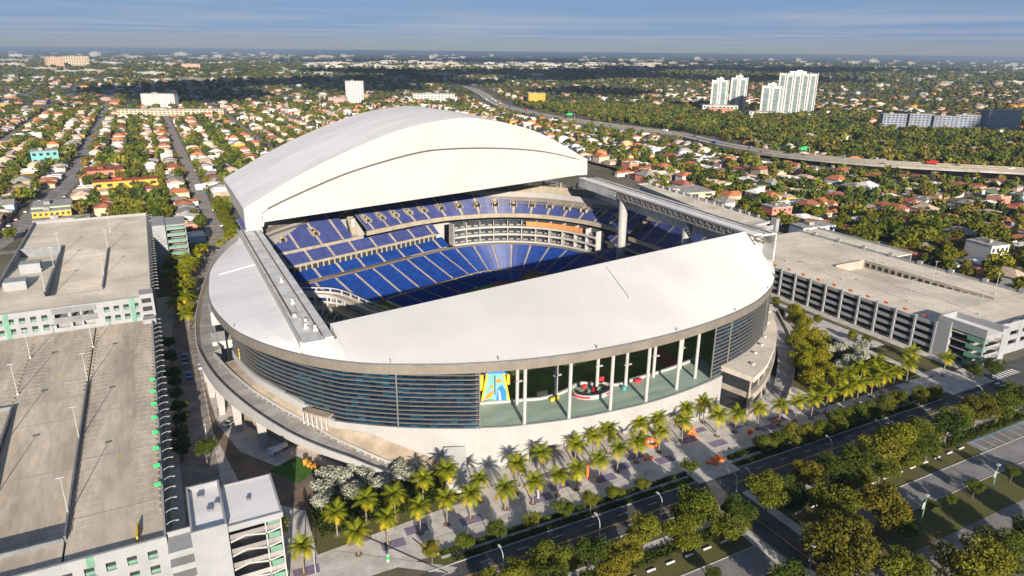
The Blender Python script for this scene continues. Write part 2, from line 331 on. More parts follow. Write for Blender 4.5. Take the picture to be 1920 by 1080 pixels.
sheet('practice_lawn', mat('bright_turf', (.05, .12, .015), .95, .15, .5), [[(15.5, 168.5), (23.5, 172.5), (28.5, 164), (21.5, 159.5)]], .10)
# painted lines and crossings
wl = MB()
for x in range(24, 240, 9):
    if not 108 < x < 124: wl.mat(0).box(x, x+3, 108.15, 108.27, .031, .036); wl.box(x, x+3, 112.3, 112.42, .031, .036)
for k in range(8): wl.box(247.5+k*1.8, 248.4+k*1.8, 103.5, 105.8, .031, .036); wl.box(247.5+k*1.8, 248.4+k*1.8, 115, 118, .031, .036)
for k in range(5): wl.box(243.4, 245.8, 107+k*1.5, 107.8+k*1.5, .031, .036)
for k in range(9):
    x = 198+k*4.2; wl.mat(0).box(x, x+.15, 89.5, 94.6, .056, .061); wl.mat(2).box(x+.2, x+4, 94.4, 94.7, .056, .061)
for i in range(13):
    x = 126+i*5.4; wl.mat(0).box(x, x+2.2, 93.6, 93.9, .05, .35)
    x = 40+i*5.2; wl.box(x, x+2.2, 93.6, 93.9, .05, .35)
wl.mat(1)
for s in (109.7, 110.0): wl.box(20, 110, s, s+.13, .031, .036); wl.box(122, 244, s, s+.13, .031, .036)
wl.mat(1).box(116.2, 116.35, 40, 104, .031, .036)
tag(wl.build('road_markings', [M['line'], M['ylw_line'], mat('blue_bay_paint', (.05, .35, .5), .8)]), kind='structure')
kb = MB()
for x0, x1 in ((40, 113.5), (128, 216)): kb.box(x0, x1, 114.55, 114.85, 0, .15)
for x0, x1 in ((20, 109), (123, 240)): kb.box(x0, x1, 105.65, 105.95, 0, .15); kb.box(x0, x1, 89.52, 89.7, 0, .15); kb.box(x0, x1, 81.9, 82.08, 0, .14)
kb.box(43, 113.5, 118.85, 119.15, 0, .4); kb.box(128, 214, 119.65, 119.95, 0, .4)
for x in (111.4, 120.7): kb.box(x, x+.25, 60, 105.6, 0, .15)
tag(kb.build('kerb', M['kerb']), kind='structure')

# ------------------------------------------------------------------ the stadium
ST = thing('stadium', 'round white baseball stadium with open roof showing blue seats inside', 'stadium', (112, 228, 0))
SO = Vector((112, 228, 0))
def part(b, name, mats, parent=None, smooth=False, label=None):
    o = b.build(name, mats, parent or ST, smooth=smooth)
    if (parent or ST) is ST: o.location = -SO
    if label: o['label'] = label
    return o
RX = np.array([p[0] for p in catmull(RIMF, 6)]); RY = np.array([p[1] for p in catmull(RIMF, 6)])
def rimy(x): return float(np.interp(x, RX, RY))
ZR = 31.3
# rim fascia
b = MB(); b.ribbon(RIM, 0, .5, 28.4, ZR); b.ribbon(RIM, .5, 3.2, 28.5, 28.9)
part(b, 'roof_rim', M['rim'])
b = MB(); b.ribbon(RIM, -.25, .1, ZR-.5, ZR-.1); part(b, 'gutter', M['steel'])
# near roof panel (closed position), one shell rising from the rim to its straight inner edge
def ze(x): return 35.0+(x-37)/147*9.6
def shell(b, xs, yb, zb, nt=10):
    rows = []
    for x in xs:
        y0 = rimy(x)+.05; y1 = yb(x); z1 = zb(x)
        rows.append([(x, y0+(y1-y0)*t, ZR+.1+(z1-ZR-.1)*(1.22*t-.22*t*t)) for t in np.linspace(0, 1, nt)])
    for i in range(len(rows)-1): b.strip(rows[i], rows[i+1]) if False else [b.face([rows[i][k], rows[i+1][k], rows[i+1][k+1], rows[i][k+1]]) for k in range(nt-1)]
    return rows
b = MB(); xs = list(np.linspace(36.4, 187, 60))
rows = shell(b, xs, lambda x: 177.0, ze)
top = [r[-1] for r in rows]; low = [(p[0], p[1], p[2]-2.6) for p in top]; lip = [(p[0], p[1]+.35, p[2]+.05) for p in top]
b.strip(top, lip); b.strip(lip, [(p[0], p[1]+.35, p[2]-2.6) for p in top])
left = [p for p in rows[0]]; b.strip([(p[0], p[1], p[2]-2) for p in left], left)
part(b, 'roof_panel', M['roof'], smooth=True)
b = MB(); xs2 = list(np.linspace(27.2, 36.4, 6)); rr = shell(b, xs2, lambda x: 169.2, lambda x: 33.9)
b.strip([r[-1] for r in rr], [(r[-1][0], r[-1][1]+.02, 31.6) for r in rr]); part(b, 'roof_corner', M['roof'])
b = MB()                                         # dark lattice truss under the inner edge
for i in range(0, 55):
    p, q = top[i], top[i+1]
    b.beam((p[0], p[1]+.9, p[2]-.4), (q[0], q[1]+.9, q[2]-.4), .25, .25); b.beam((p[0], p[1]+.9, p[2]-2.4), (q[0], q[1]+.9, q[2]-2.4), .25, .25)
    b.beam((p[0], p[1]+.9, p[2]-2.4), (q[0], q[1]+.9, q[2]-.4), .15, .15)
part(b, 'edge_truss', M['steel'])
b = MB()                                         # ceiling of the near panel
for i in range(len(rows)-1): b.face([(*rows[i][1][:2], 28.9), (*rows[i][-1][:2], rows[i][-1][2]-2.6), (*rows[i+1][-1][:2], rows[i+1][-1][2]-2.6), (*rows[i+1][1][:2], 28.9)])
part(b, 'roof_ceiling', M['steel'])
# antenna mast on the near panel
b = MB(); b.tube([(120, 156.3, 34), (120, 156.3, 46)], .12, 5); part(b, 'mast', M['lamp'])
b = MB()
for i in range(10, 130, 9):
    q = offs(RIM, .4)[i]; b = MB(); b.box(q[0]-.1, q[0]+.1, q[1]-.1, q[1]+.1, ZR, ZR+1.1); part(b, 'lightning_rod', M['steel'])
# fixed side roof by the dark track
lf = [p for p in RIM if p[0] < 27.2 and 166 < p[1] < 303]; lf = sorted(lf, key=lambda p: p[1])
lf = resample([(27.0, 169.0)]+lf[1:]+[(27.0, 300.0)], 60)
b = MB()
for k in range(len(lf)-1):
    p, q = lf[k], lf[k+1]
    for t0, t1 in ((0, .12), (.12, .5), (.5, 1)):
        P = lambda a, t: (a[0]+.05+(26.95-a[0])*t, a[1], ZR+.1+2.1*t)
        b.face([P(p, t0), P(p, t1), P(q, t1), P(q, t0)])
part(b, 'side_roof', M['roof_side'], smooth=True)
b = MB(); b.beam((14.6, 246.8, 32.0), (26.9, 248.6, 33.6), .35, .3); part(b, 'roof_seam', M['roof'])
# fixed roof at the beam side
rf = sorted([p for p in RIM if p[0] > 187.5 and 160 < p[1] < 200], key=lambda p: p[1])
b = MB(); yb = [p[1] for p in rf]
z188 = lambda y: float(np.interp(y, [162, 177, 300], [31.6, 38.0, 36.5]))
for k in range(len(rf)-1):
    p, q = rf[k], rf[k+1]
    ts = np.linspace(0, 1, 7)
    P = lambda a, t: (187+(a[0]-187)*t, a[1], z188(a[1])+(ZR+.1-z188(a[1]))*(t*t*.6+.4*t))
    for t0, t1 in zip(ts[:-1], ts[1:]): b.face([P(p, t0), P(p, t1), P(q, t1), P(q, t0)])
part(b, 'beam_side_roof', M['roof'], smooth=True)
# the two parked roof panels forming the dome
LX = [36.6, 38.4, 51.6, 74.5, 103.5, 121.3, 145.5, 168.6, 188.6, 190]; LZ = [41.2, 42.3, 47.6, 55.4, 61.7, 62.8, 61.8, 59.1, 54.4, 54.0]
UX = [29.8, 31.7, 53.5, 76.8, 101, 121.5, 137.4, 165.8, 195.3]; UZ = [43.4, 44.6, 55.9, 65.6, 73.2, 76.2, 75.7, 68.8, 54.0]
def smooth_curve(X, Z, n):
    c = catmull(list(zip(X, Z)), 8); xs = np.linspace(X[0], X[-1], n)
    return [(float(x), float(np.interp(x, [p[0] for p in c], [p[1] for p in c]))) for x in xs]
Lc, Uc = smooth_curve(LX, LZ, 72), smooth_curve(UX, UZ, 72)
zbot = lambda x: 38.0+(x-38)/151*8.9
b = MB(); f0 = [(x, 294.0, zbot(x)) for x, z in Lc]; f1 = [(x, 294.9, z) for x, z in Lc]
fl = [(x, 293.6, zbot(x)) for x, z in Lc]; fm = [(x, 293.75, zbot(x)+2.2) for x, z in Lc]; fm2 = [(x, 294.15, zbot(x)+2.4) for x, z in Lc]
b.strip(fl, fm); b.strip(fm, fm2); b.strip(fm2, f1)
bk = [(x, 352, z) for x, z in Lc]; b.strip(f1, bk)
fb = [(x, 295.4, zbot(x)) for x, z in Lc]; b.strip(fb, fl)
for c, s in ((0, -1), (-1, 1)):
    x, z = Lc[c]; q = [(x, 293.6, zbot(x)), (x, 352, zbot(x)), (x, 352, z), (x, 294.9, z)]; b.face(q if s < 0 else q[::-1])
part(b, 'retracted_roof_panel', M['white'], smooth=False)
b = MB(); b.strip([(x, 296.5, zbot(x)+.6) for x, z in Lc], [(x, 352, zbot(x)+4) for x, z in Lc])
for k in range(0, 71, 2):
    x, z = Lc[k]; x2, z2 = Lc[k+1]; b.beam((x, 298, zbot(x)+.3), (x2, 301, zbot(x)+.6), .3, .3)
part(b, 'panel_underside', M['steel'])
b = MB(); Lz = lambda x: float(np.interp(x, [p[0] for p in Lc], [p[1] for p in Lc]))
ufront = [(x, 296.4, z) for x, z in Uc]; ulow = [(x, 296.6, (Lz(x)+.25) if 37.5 < x < 189.5 else (35.2 if x < 37.5 else 46)) for x, z in Uc]
ulip = [(x, 296.0, min(p[2]+.35, z-.05)) for p, (x, z) in zip(ulow, Uc)]
b.strip(ulow, ulip); b.strip(ulip, ufront)
uback = [(x, 374, z) for x, z in Uc]; umid = [(x, 335, z+.8) for x, z in Uc]; b.mat(1); b.strip(ufront, umid); b.strip(umid, uback); b.mat(0); b.strip(uback, [(x, 374.3, max(40, z-9)) for x, z in Uc])
for c, s, zb in ((0, -1, 35.0), (-1, 1, 45.5)):
    x, z = Uc[c]; q = [(x, 296.0, zb), (x, 312, z-4.5), (x, 374, z-2.6), (x, 374, z), (x, 335, z+.8), (x, 296.4, z)]; b.face(q if s < 0 else q[::-1])
part(b, 'upper_roof_panel', [M['white'], M['roof_side']], smooth=False)
b = MB(); b.tube([(x, 295.2, z+.1) for x, z in Lc], .16, 5); part(b, 'panel_seal', M['brown'])
b = MB(); b.box(29.7, 36.4, 296.6, 300, 22, 34.9); b.box(30.2, 35.9, 295.6, 296.6, 34.3, 40.0); b.box(31.5, 36.4, 300, 372, 33.2, 34.9); part(b, 'panel_support_wall', M['white'])
# track on the low side
b = MB(); b.box(27.2, 35.4, 169.4, 300, 32.2, 34.0).box(33.2, 35.4, 169.4, 300, 34.0, 34.5).mat(1).box(28.4, 28.8, 190, 300, 34.0, 34.25).box(32.9, 33.15, 172, 300, 34.0, 34.4)
b.mat(2).box(26.7, 27.2, 169.2, 300, 32.0, 34.6)
for y, x in ((200, 30), (182, 30.2), (178.5, 29.5), (176, 31.5), (222, 30.6)):
    b.mat(2).box(x, x+1.3, y, y+1.6, 34.0, 34.7).mat(0).box(x+.3, x+1.0, y+.4, y+1.2, 34.7, 35.5)
b.mat(2).box(28.6, 29.6, 189, 190.5, 34, 34.9).mat(0).beam((30, 186, 34.2), (30.4, 196, 34.6), .2, .6)
part(b, 'track', [M['deck'], M['rail'], M['white']])
# raised track beam on the far side
A, B_ = Vector((191, 297, 0)), Vector((185.2, 176, 0)); d = (B_-A).normalized(); nrm = Vector((-d.y, d.x, 0))   # towards +X
if nrm.x < 0: nrm = -nrm
def bm(s, t, z): p = A+d*s+nrm*t; return (p.x, p.y, z)
Lb = (B_-A).length+4
b = MB()
def slab(b, t0, t1, z0, z1, s0=0, s1=Lb): b.hexa([bm(s0, t0, z0), bm(s1, t0, z0), bm(s1, t1, z0), bm(s0, t1, z0)], [bm(s0, t0, z1), bm(s1, t0, z1), bm(s1, t1, z1), bm(s0, t1, z1)])
b.mat(0); slab(b, 0, 3.4, 44.4, 45.0); b.mat(1); slab(b, 3.4, 10.5, 43.9, 44.5); b.mat(2); slab(b, 4, 4.4, 44.5, 44.8); slab(b, 7.6, 8, 44.5, 44.8)
b.mat(1); slab(b, .2, .6, 40.2, 44.4, 0, 34); slab(b, 10, 10.5, 34, 43.9)
part(b, 'track_beam', [M['roof_side'], M['deck'], M['rail']])
b = MB(); k = 0; s = 30.0
while s < Lb-3:
    for t in (.3, 5):
        b.beam(bm(s, t, 44.2), bm(s+2, t, 42.4), .22, .22); b.beam(bm(s+2, t, 42.4), bm(s+4, t, 44.2), .22, .22); b.beam(bm(s, t, 41.2), bm(s+2, t, 42.4), .22, .22); b.beam(bm(s+2, t, 42.4), bm(s+4, t, 41.2), .22, .22)
    b.beam(bm(s, .3, 41.2), bm(s+2, 5, 41.2), .25, .25); s += 4
for t in (.3, 5, 9.5):
    b.beam(bm(28, t, 41.2), bm(Lb, t, 41.2), .5, .5); b.beam(bm(28, t, 44.0), bm(Lb, t, 44.0), .4, .4); b.beam(bm(28, t, 42.6), bm(Lb, t, 42.6), .25, .25)
part(b, 'beam_truss', M['conc_d'])
b = MB(); b.box(187.2, 197, 177.2, 186, 33, 44.6); part(b, 'beam_end_block', M['wall'])
for y in (258.5, 214.0):
    b = MB(); b.tube([(191.5, y, 4), (191.5, y, 41.2)], 2.0, 20); part(b, 'beam_column', M['wall'], smooth=True)
# curtain walls with louvres
IN = offs(RIM, 1.0)
def seg(lo, hi): return [IN[i] for i in range(len(IN)) if lo(IN[i]) and hi(IN[i])]
front = sorted([p for p in IN if p[1] < 232 and p[0] < 120 and p[0] < 200], key=lambda p: p[0]-p[1]*.6)
def arc(x_a, y_a, x_b):  # ordered part of IN from the far left round the front to x_b
    idx = [i for i, p in enumerate(IN[:-1])]
    st = min(idx, key=lambda i: (IN[i][0]-x_a)**2+(IN[i][1]-y_a)**2); out = []; i = st
    step = 1 if IN[(st+1) % 220][1] < IN[st][1] else -1
    while True:
        out.append(IN[i % 220]); i += step
        if out[-1][0] > x_b or len(out) > 219: return out
WLN = catmull([(34.0, 166.3), (41.1, 160.9), (47.1, 156.7), (54.7, 152.2), (64.0, 147.5), (67.2, 146.2), (74.7, 143.4), (90.9, 139.8), (102.9, 138.5), (115.2, 138.0), (127.9, 138.9), (139.3, 140.7), (146.1, 142.2)], 6)
GLB = [(14.3, 215.0, 16.7), (14.8, 210.6, 16.6), (16.6, 200.5, 16.4), (18.8, 192.3, 16.2), (21.7, 185.6, 15.9), (25.0, 179.6, 15.2), (28.2, 174.6, 14.0), (31.2, 170.4, 12.6), (34.4, 166.4, 11.4)]
GL3 = resample(catmull(GLB, 6)[:-1]+[(p[0], p[1], 11.4) for p in WLN if 35 < p[0] < 66.8], 100); GL = [p[:2] for p in GL3]; GLZ = [p[2]-.1 for p in GL3]
GRA = [p for p in arc(10.8, 226, 214) if p[0] > 139.5]; GR = resample(GRA, 64)
def curtain(line, z0, z1, marks, dz=1.27, pane=1.75):
    b = MB(); n = len(line); b.strip([(p[0], p[1], q) for p, q in zip(line, z0)], [(p[0], p[1], z1) for p in line]); me = b.mesh('glazing', M['glass']); uvl = me.uv_layers.new(name='UVMap')
    d = np.r_[0, np.cumsum([math.dist(line[i], line[i+1]) for i in range(n-1)])]
    for lp in me.loops:
        i = lp.vertex_index; uvl.data[lp.index].uv = (d[i % n]/pane, (z0[i] if i < n else z1)/dz*2)
    g = link('glazing', me, ST, -SO)
    b = MB(); z = min(z0)+.3
    while z < z1:
        k = 0
        while k < n and z0[k] > z: k += 1
        if n-k > 2: b.ribbon(line[k:], -.7, -.1, z, z+.12)
        z += dz
    b.build('louvre', M['louvre'], g)
    b = MB(); q = offs(line, -.08); k = 0.0
    while k < d[-1]:
        x, y, zz = (float(np.interp(k, d, [p[0] for p in q])), float(np.interp(k, d, [p[1] for p in q])), float(np.interp(k, d, z0))); b.box(x-.03, x+.03, y-.03, y+.03, zz, z1); k += pane*2
    b.build('pane_frame', M['dark'], g)
    for i in marks:
        q = offs(line, -.5)[i]; b = MB(); b.tube([(*q[:2], z0[i]), (*q[:2], z1)], .2, 6); b.build('mullion', M['louvre'], g)
curtain(GL, GLZ, 28.6, [76, 99]); curtain(GR, [11.6]*len(GR), 28.6, [0, 5, 24])
# podium wall and terrace
FW = resample(WLN, 110)
bays = [(79, 92), (94, 106), (108, 118), (120, 129)]
b = MB()
b.ribbon(FW, -.55, .1, 4.6, 11.6)
run = []
def flush():
    global run
    if len(run) > 1: b.ribbon(run, -.55, .1, 0, 4.6)
    run = []
for p in FW:
    if any(x0 < p[0] < x1 for x0, x1 in bays): flush()
    else: run.append(p)
flush()
part(b, 'podium_wall', M['wall'])
b = MB(); b.ribbon(FW, 4.5, 5.0, 0, 5.0); part(b, 'recessed_entrance', M['conc_d'])
TI = [(66.5, 159.4), (74, 157.6), (80, 155.6), (84.5, 154.4), (88.7, 153.2), (93.4, 153.2), (98.7, 154.5), (104, 156.5), (109, 153), (114, 150.6), (119.1, 151.4), (130.7, 152.2), (138.4, 153.2), (150, 155.5)]
TI = resample(catmull(TI, 4), 60)
to = [p for p in FW if p[0] > 64]; to = resample(to, 60)
b = MB(); b.strip([(p[0], p[1], 11.4) for p in to], [(p[0], p[1], 11.4) for p in TI]); part(b, 'terrace', M['terrace'])
b = MB(); b.ribbon(TI, -.35, .35, 10.8, 12.1); b.mat(1).ribbon(TI, .1, .4, .1, 10.8); part(b, 'terrace_parapet', [M['white'], M['green_sign'] if False else M['dark']])
for x, y in ((77.9, 142.9), (90.2, 140.4), (102.8, 139.2), (115, 139.1), (127.8, 141.2), (137.7, 144.5), (81.4, 153.8), (93.2, 152.4), (107.1, 152.2), (115.4, 149.4), (126.6, 150.6), (138.1, 151.8)):
    b = MB(); b.tube([(x, y, 11.3), (x, y, 29.6)], .5, 12)
    if y > 148: b.box(x-1.2, x+1.2, y-.9, y-.2, 18.5, 18.8)
    part(b, 'terrace_column', M['white'], smooth=False)
# sloping stair roof in front of the podium
b = MB(); b.hexa([(57.2, 149, 3.8), (62.6, 147, 3.8), (58.6, 136.6, .1), (53.6, 138.8, .1)], [(57.2, 149, 6.6), (62.6, 147, 6.6), (58.6, 136.6, 2.6), (53.6, 138.8, 2.6)]); part(b, 'stair_canopy', M['white'])
# spiral ramp
RO = catmull([(17.5, 325.6, 15), (12.4, 302.3, 15), (7.9, 275.2, 15), (5.1, 252.0, 15), (4.0, 231.4, 15), (4.3, 221.0, 15), (6.1, 206.5, 14.8), (9.2, 194.1, 14), (13.6, 183.0, 12.4), (18.9, 173.1, 10.6), (23.7, 166.6, 8.9), (29.1, 160.6, 7.4), (34.6, 155.4, 6), (39.1, 150.9, 4.6), (45.8, 147.5, 2.2), (50.1, 145.0, 0.5)], 5)
RO = resample(RO, 90); pl = [p[:2] for p in RO]; zt = [p[2] for p in RO]
RW = np.interp(np.linspace(0, 1, 90), [0, .4, .62, .8, 1], [5.5, 6, 6.5, 6.2, 3.5])
inner = [offs(pl, -RW[i])[i] for i in range(90)]
if inner[45][0] < pl[45][0]: inner = [offs(pl, RW[i])[i] for i in range(90)]
sg = 1 if (offs(pl, 1)[45][0] > pl[45][0]) else -1
RI = resample(catmull([(7.4, 223.7), (8.5, 218.8), (11.1, 205.9), (14.8, 194.2), (18.2, 187.2), (22.4, 180.0), (27.0, 173.6), (31.9, 165.9), (36.4, 160.3), (40.5, 155.7), (44.3, 152.9), (48.1, 150.2), (51.1, 147.0)], 5), 200)
inner = [min(RI, key=lambda q: math.dist(q, pl[i])) if pl[i][1] < 221 else inner[i] for i in range(90)]
drop = np.interp(np.linspace(0, 1, 90), [0, .5, .68, .78, .9, 1], [4.5, 4.8, 4.2, 2.6, 1.8, 1.0])
b = MB(); b.ribbon(pl, 0, sg*.4, [max(-.2, z-q) for z, q in zip(zt, drop)], zt); part(b, 'ramp_outer_wall', M['wall'])
b = MB(); o1 = offs(pl, sg*.4); o2 = offs(pl, sg*1.5)
b.strip([(*p, z-.2) for p, z in zip(o1, zt)], [(*p, z-1.3) for p, z in zip(o2, zt)]); part(b, 'ramp_parapet_slope', M['tan'])  # sloped tan strip standing for the sunlit inside of the parapet
b = MB(); b.strip([(*p, z-1.3) for p, z in zip(o2, zt)], [(*p, z-1.3) for p, z in zip(inner, zt)])
b.strip([(*p, max(-.1, z-2.4)) for p, z in zip(o1, zt)], [(*p, max(-.1, z-2.4)) for p, z in zip(inner, zt)]); part(b, 'ramp_deck', M['conc_d'])
b = MB()
for i in range(8, 88, 2):
    a, c = o2[i], inner[i]; b.beam((*a, zt[i]-1.285), (*c, zt[i]-1.285), .12, .02)
part(b, 'ramp_seam', M['brown'])
b = MB(); b.ribbon(inner, 0, sg*.3, [max(-.2, z-2.6) for z in zt], [z+.1 for z in zt]); part(b, 'ramp_inner_wall', M['wall'])
for i in (30, 36, 42, 48, 54, 60, 66):
    p = offs(pl, sg*1.8)[i]
    b = MB(); b.hexa([(p[0]-.8, p[1]-.8, 0), (p[0]+.8, p[1]-.8, 0), (p[0]+.8, p[1]+.8, 0), (p[0]-.8, p[1]+.8, 0)], [(p[0]-1.4, p[1]-1.4, zt[i]-2.4), (p[0]+1.4, p[1]-1.4, zt[i]-2.4), (p[0]+1.4, p[1]+1.4, zt[i]-2.4), (p[0]-1.4, p[1]+1.4, zt[i]-2.4)])
    part(b, 'ramp_pier', M['wall'])
# tan stepped terrace between ramp and podium
SU = resample([(14.0, 212.3, 14.5), (15.6, 201, 14.3), (17.8, 193.0, 14.0), (20.8, 186.9, 13.6), (24.1, 180.8, 12.9), (27.5, 175.6, 11.7), (30.6, 171.2, 10.6), (34, 165.9, 9.9), (37.8, 162.4, 9.4), (41.7, 159.6, 8.6), (48.2, 155.2, 5.7), (52.5, 152.8, 3.9), (54.9, 151.5, 2.7), (58, 149.8, .4)], 150)
i0 = min(range(90), key=lambda i: abs(inner[i][1]-212)); SI = resample([(*inner[i], zt[i]-.7) for i in range(i0, 90)], 150)
b = MB()
for i in range(149):
    a0, a1, c0, c1 = SU[i], SU[i+1], SI[i], SI[i+1]; z = a0[2]
    b.hexa([(a0[0], a0[1], -.2), (c0[0], c0[1], -.2), (c1[0], c1[1], -.2), (a1[0], a1[1], -.2)][::-1], [(a0[0], a0[1], z), (c0[0], c0[1], min(z, c0[2])), (c1[0], c1[1], min(z, c0[2])), (a1[0], a1[1], z)][::-1])
part(b, 'entrance_stairs', M['tan'])
b = MB(); q = resample([p for p in GL if 28.3 < p[0] < 34], 12); q = offs(q, -.95); b.ribbon(q, -2.6, 0, 13.4, 13.9); part(b, 'canopy', M['tan'])
for i in range(0, 12, 2):
    b = MB(); p = offs(q, -2.3)[i]; b.box(p[0]-.2, p[0]+.2, p[1]-.2, p[1]+.2, 9.8, 13.4)
    part(b, 'canopy_post', M['white'])
# base of the left curtain wall
b = MB(); k = sum(1 for p in GL if p[0] < 34.6); b.ribbon(GL[:k], -.9, .4, [z-2.2 for z in GLZ[:k]], GLZ[:k]); part(b, 'curtain_wall_sill', M['white'])
b = MB(); q = resample([p for p in IN if p[0] < 40 and 190 < p[1] < 318], 40); b.ribbon(sorted(q, key=lambda p: p[1]), -.3, .3, 0, 29) if False else None
lw = sorted([p for p in RIM if p[0] < 60 and 222 < p[1] < 345 and p[0] < 112], key=lambda p: p[1]); lw = resample(lw, 40)
for p in lw: pass
b.strip([(p[0]+3, p[1], 0) for p in lw], [(p[0]+3, p[1], 30) for p in lw]); part(b, 'side_wall', M['wall'])
for k in range(5):
    y = 228+k*15; x = float(np.interp(y, [p[1] for p in lw], [p[0] for p in lw])); b = MB(); b.box(x-1, x+5, y, y+9, 12.2+(k % 2)*3, 15.0+(k % 2)*5); part(b, 'plant_room', M['white'])
b = MB(); b.beam((16.5, 205.5, 11), (16.5, 205.5, 22), .6, .6); b.beam((14.8, 207, 12), (14.8, 207, 20), .25, .25); part(b, 'yellow_stair_tower', M['yellow'])
# back wall
bw = [p for p in RIM if p[1] > 262]; bw = sorted(bw, key=lambda p: -math.atan2(p[1]-228, p[0]-112)); bw = resample(bw, 60)
b = MB(); b.strip([(p[0], p[1], 0) for p in bw], [(p[0], p[1], 34) for p in bw]); part(b, 'outer_wall', M['wall'])
rw = sorted([p for p in RIM if p[0] > 187 and 160 < p[1] < 300], key=lambda p: p[1]); b = MB(); b.strip([(p[0]-1.2, p[1]+.5, 0) for p in rw], [(p[0]-1.2, p[1]+.5, 28.6) for p in rw]); part(b, 'street_wall', M['conc_d'])
# low annex with the flat tan roof
AX = resample(catmull([(204.5, 177), (196.4, 169), (185.3, 156.8), (173.7, 147.2), (160.2, 137.8), (150.0, 132.8)], 5), 30)
AN = resample(catmull([(203.5, 179), (194.5, 172.2), (174.2, 155.2), (159.0, 147.4), (147.1, 144.0)], 5), 30)
b = MB()
def lens(b, z0, z1, inset=0.0):
    a = offs(AX, inset) if offs(AX, 1)[15][1] > AX[15][1] else offs(AX, -inset)
    b.strip([(*p, z1) for p in a], [(*p, z1) for p in AN]); b.strip([(*p, z0) for p in a], [(*p, z1) for p in a]); b.strip([(*p, z0) for p in a], [(*p, z0) for p in AN])
    b.face([(*a[-1], z0), (*AN[-1], z0), (*AN[-1], z1), (*a[-1], z1)])
lens(b, 12.3, 13.9); part(b, 'annex_roof', M['gar_deck2'])
b = MB(); lens(b, 6.6, 8.6, -.3); lens(b, 0, 1.0, .2); part(b, 'annex_floor_band', M['conc'])
b = MB(); lens(b, 8.6, 12.3, 1.2); lens(b, 1, 6.6, 1.8); part(b, 'annex_glazing', M['dark'])
b = MB()
for z in (2.0, 3.0, 4.0, 5.0, 9.6, 10.6): lens(b, z, z+.16, 1.0)
part(b, 'annex_louvre', M['louvre'])
for i in range(2, 30, 3):
    b = MB(); p = offs(AX, .9 if offs(AX, 1)[15][1] > AX[15][1] else -.9)[i]; b.box(p[0]-.2, p[0]+.2, p[1]-.2, p[1]+.2, 1, 12.3)
    part(b, 'annex_post', M['conc'])
for k, (x, y) in enumerate(((196, 171), (176, 154), (163, 145.5), (187, 163), (170, 149.5), (156, 139.5))):
    b = MB(); b.box(x, x+1.2, y, y+.8, 13.9, 14.5); part(b, 'roof_unit', M['white'])
RR_ = resample(catmull([(211.5, 180, 9.5), (208.2, 174.8, 8.6), (201.2, 163.8, 6.6), (190.5, 152.0, 4.4), (178.5, 141.8, 2.2), (166.9, 134.6, .6)], 6), 50); q = [p[:2] for p in RR_]; qz = [p[2] for p in RR_]
s2 = 1 if offs(q, 1)[25][1] > q[25][1] else -1
b = MB(); b.ribbon(q, 0, s2*.4, 0, qz); part(b, 'side_ramp_wall', M['conc'])
b = MB(); b.strip([(*p, z-1.1) for p, z in zip(offs(q, s2*.4), qz)], [(*p, z-1.1) for p, z in zip(offs(q, s2*5.6), qz)]); part(b, 'side_ramp_deck', M['conc_d'])

# ---- seating bowl
BO = np.array([139.5, 271.6]); R0 = 27.0; T1, T2 = R(109), R(3); ARC = 50*(T1-T2)
n1 = np.array([math.cos(T1), math.sin(T1)]); n2 = np.array([math.cos(T2), math.sin(T2)])
e1 = np.array([-math.sin(T1), math.cos(T1)]); e2 = np.array([math.sin(T2), -math.cos(T2)])
def bp(s, d, z=None):
    if s < 0: p = BO+(R0+d)*n1+e1*(-s)
    elif s <= ARC:
        a = T1-s/ARC*(T1-T2); p = BO+(R0+d)*np.array([math.cos(a), math.sin(a)])
    else: p = BO+(R0+d)*n2+e2*(s-ARC)
    return (float(p[0]), float(p[1])) if z is None else (float(p[0]), float(p[1]), z)
def swide(s0, s1, step=3.0): return list(np.linspace(s0, s1, max(2, int((s1-s0)/step)+1)))
conc = MB()
def tier(d0, z0, d1, z1, n, s0, s1, mname, extra=lambda s: 0.0, smin=lambda d: -1e9, pitch=10.2, off=0.0, aisle=.6):
    S = swide(s0, s1)
    D = lambda i, s: d0+(d1-d0)*i/n+extra(s)
    for i in range(n):
        z = z0+(z1-z0)*i/n; zn = z0+(z1-z0)*(i+1)/n
        SS = [s for s in S if s >= smin(d0+(d1-d0)*i/n)]
        if len(SS) < 2: continue
        conc.strip([bp(s, D(i, s), z) for s in SS], [bp(s, D(i+1, s), z) for s in SS])
        conc.strip([bp(s, D(i+1, s), z) for s in SS], [bp(s, D(i+1, s), zn) for s in SS])
    k0 = math.floor((s0-off)/pitch); k1 = math.ceil((s1-off)/pitch)
    for k in range(k0, k1):
        a, c = max(s0, k*pitch+off+aisle), min(s1, (k+1)*pitch+off-aisle)
        if c-a < 1.5: continue
        b = MB()
        for i in range(n):
            z = z0+(z1-z0)*i/n; aa = max(a, smin(d0+(d1-d0)*i/n))
            if c-aa < 1: continue
            SS = swide(aa, c, 2.8); w = (d1-d0)/n
            q0 = [bp(s, D(i, s)+w*.22, z+.42) for s in SS]; q1 = [bp(s, D(i, s)+w*.80, z+.40) for s in SS]; q2 = [bp(s, D(i, s)+w*.92, z+.86) for s in SS]
            b.strip(q0, q1); b.strip(q1, q2); b.strip([(p[0], p[1], z+.1) for p in q0], q0)
        if b.f: part(b, 'seating_section', M[mname])
sB = lambda d: -62-(d+6)*.85
tier(-15, .4, -.6, 1.0, 14, -52, ARC*.6, 'seatB', pitch=10.2)
tier(1, 1.0, 23, 8, 22, -88, ARC+55, 'seatB', smin=sB)
tier(24.5, 9.6, 31, 13.0, 7, -88, 7, 'seatB', off=2, pitch=11.6); tier(24.5, 9.6, 31, 13.0, 7, ARC-2, ARC+45, 'seatB', pitch=11.6)
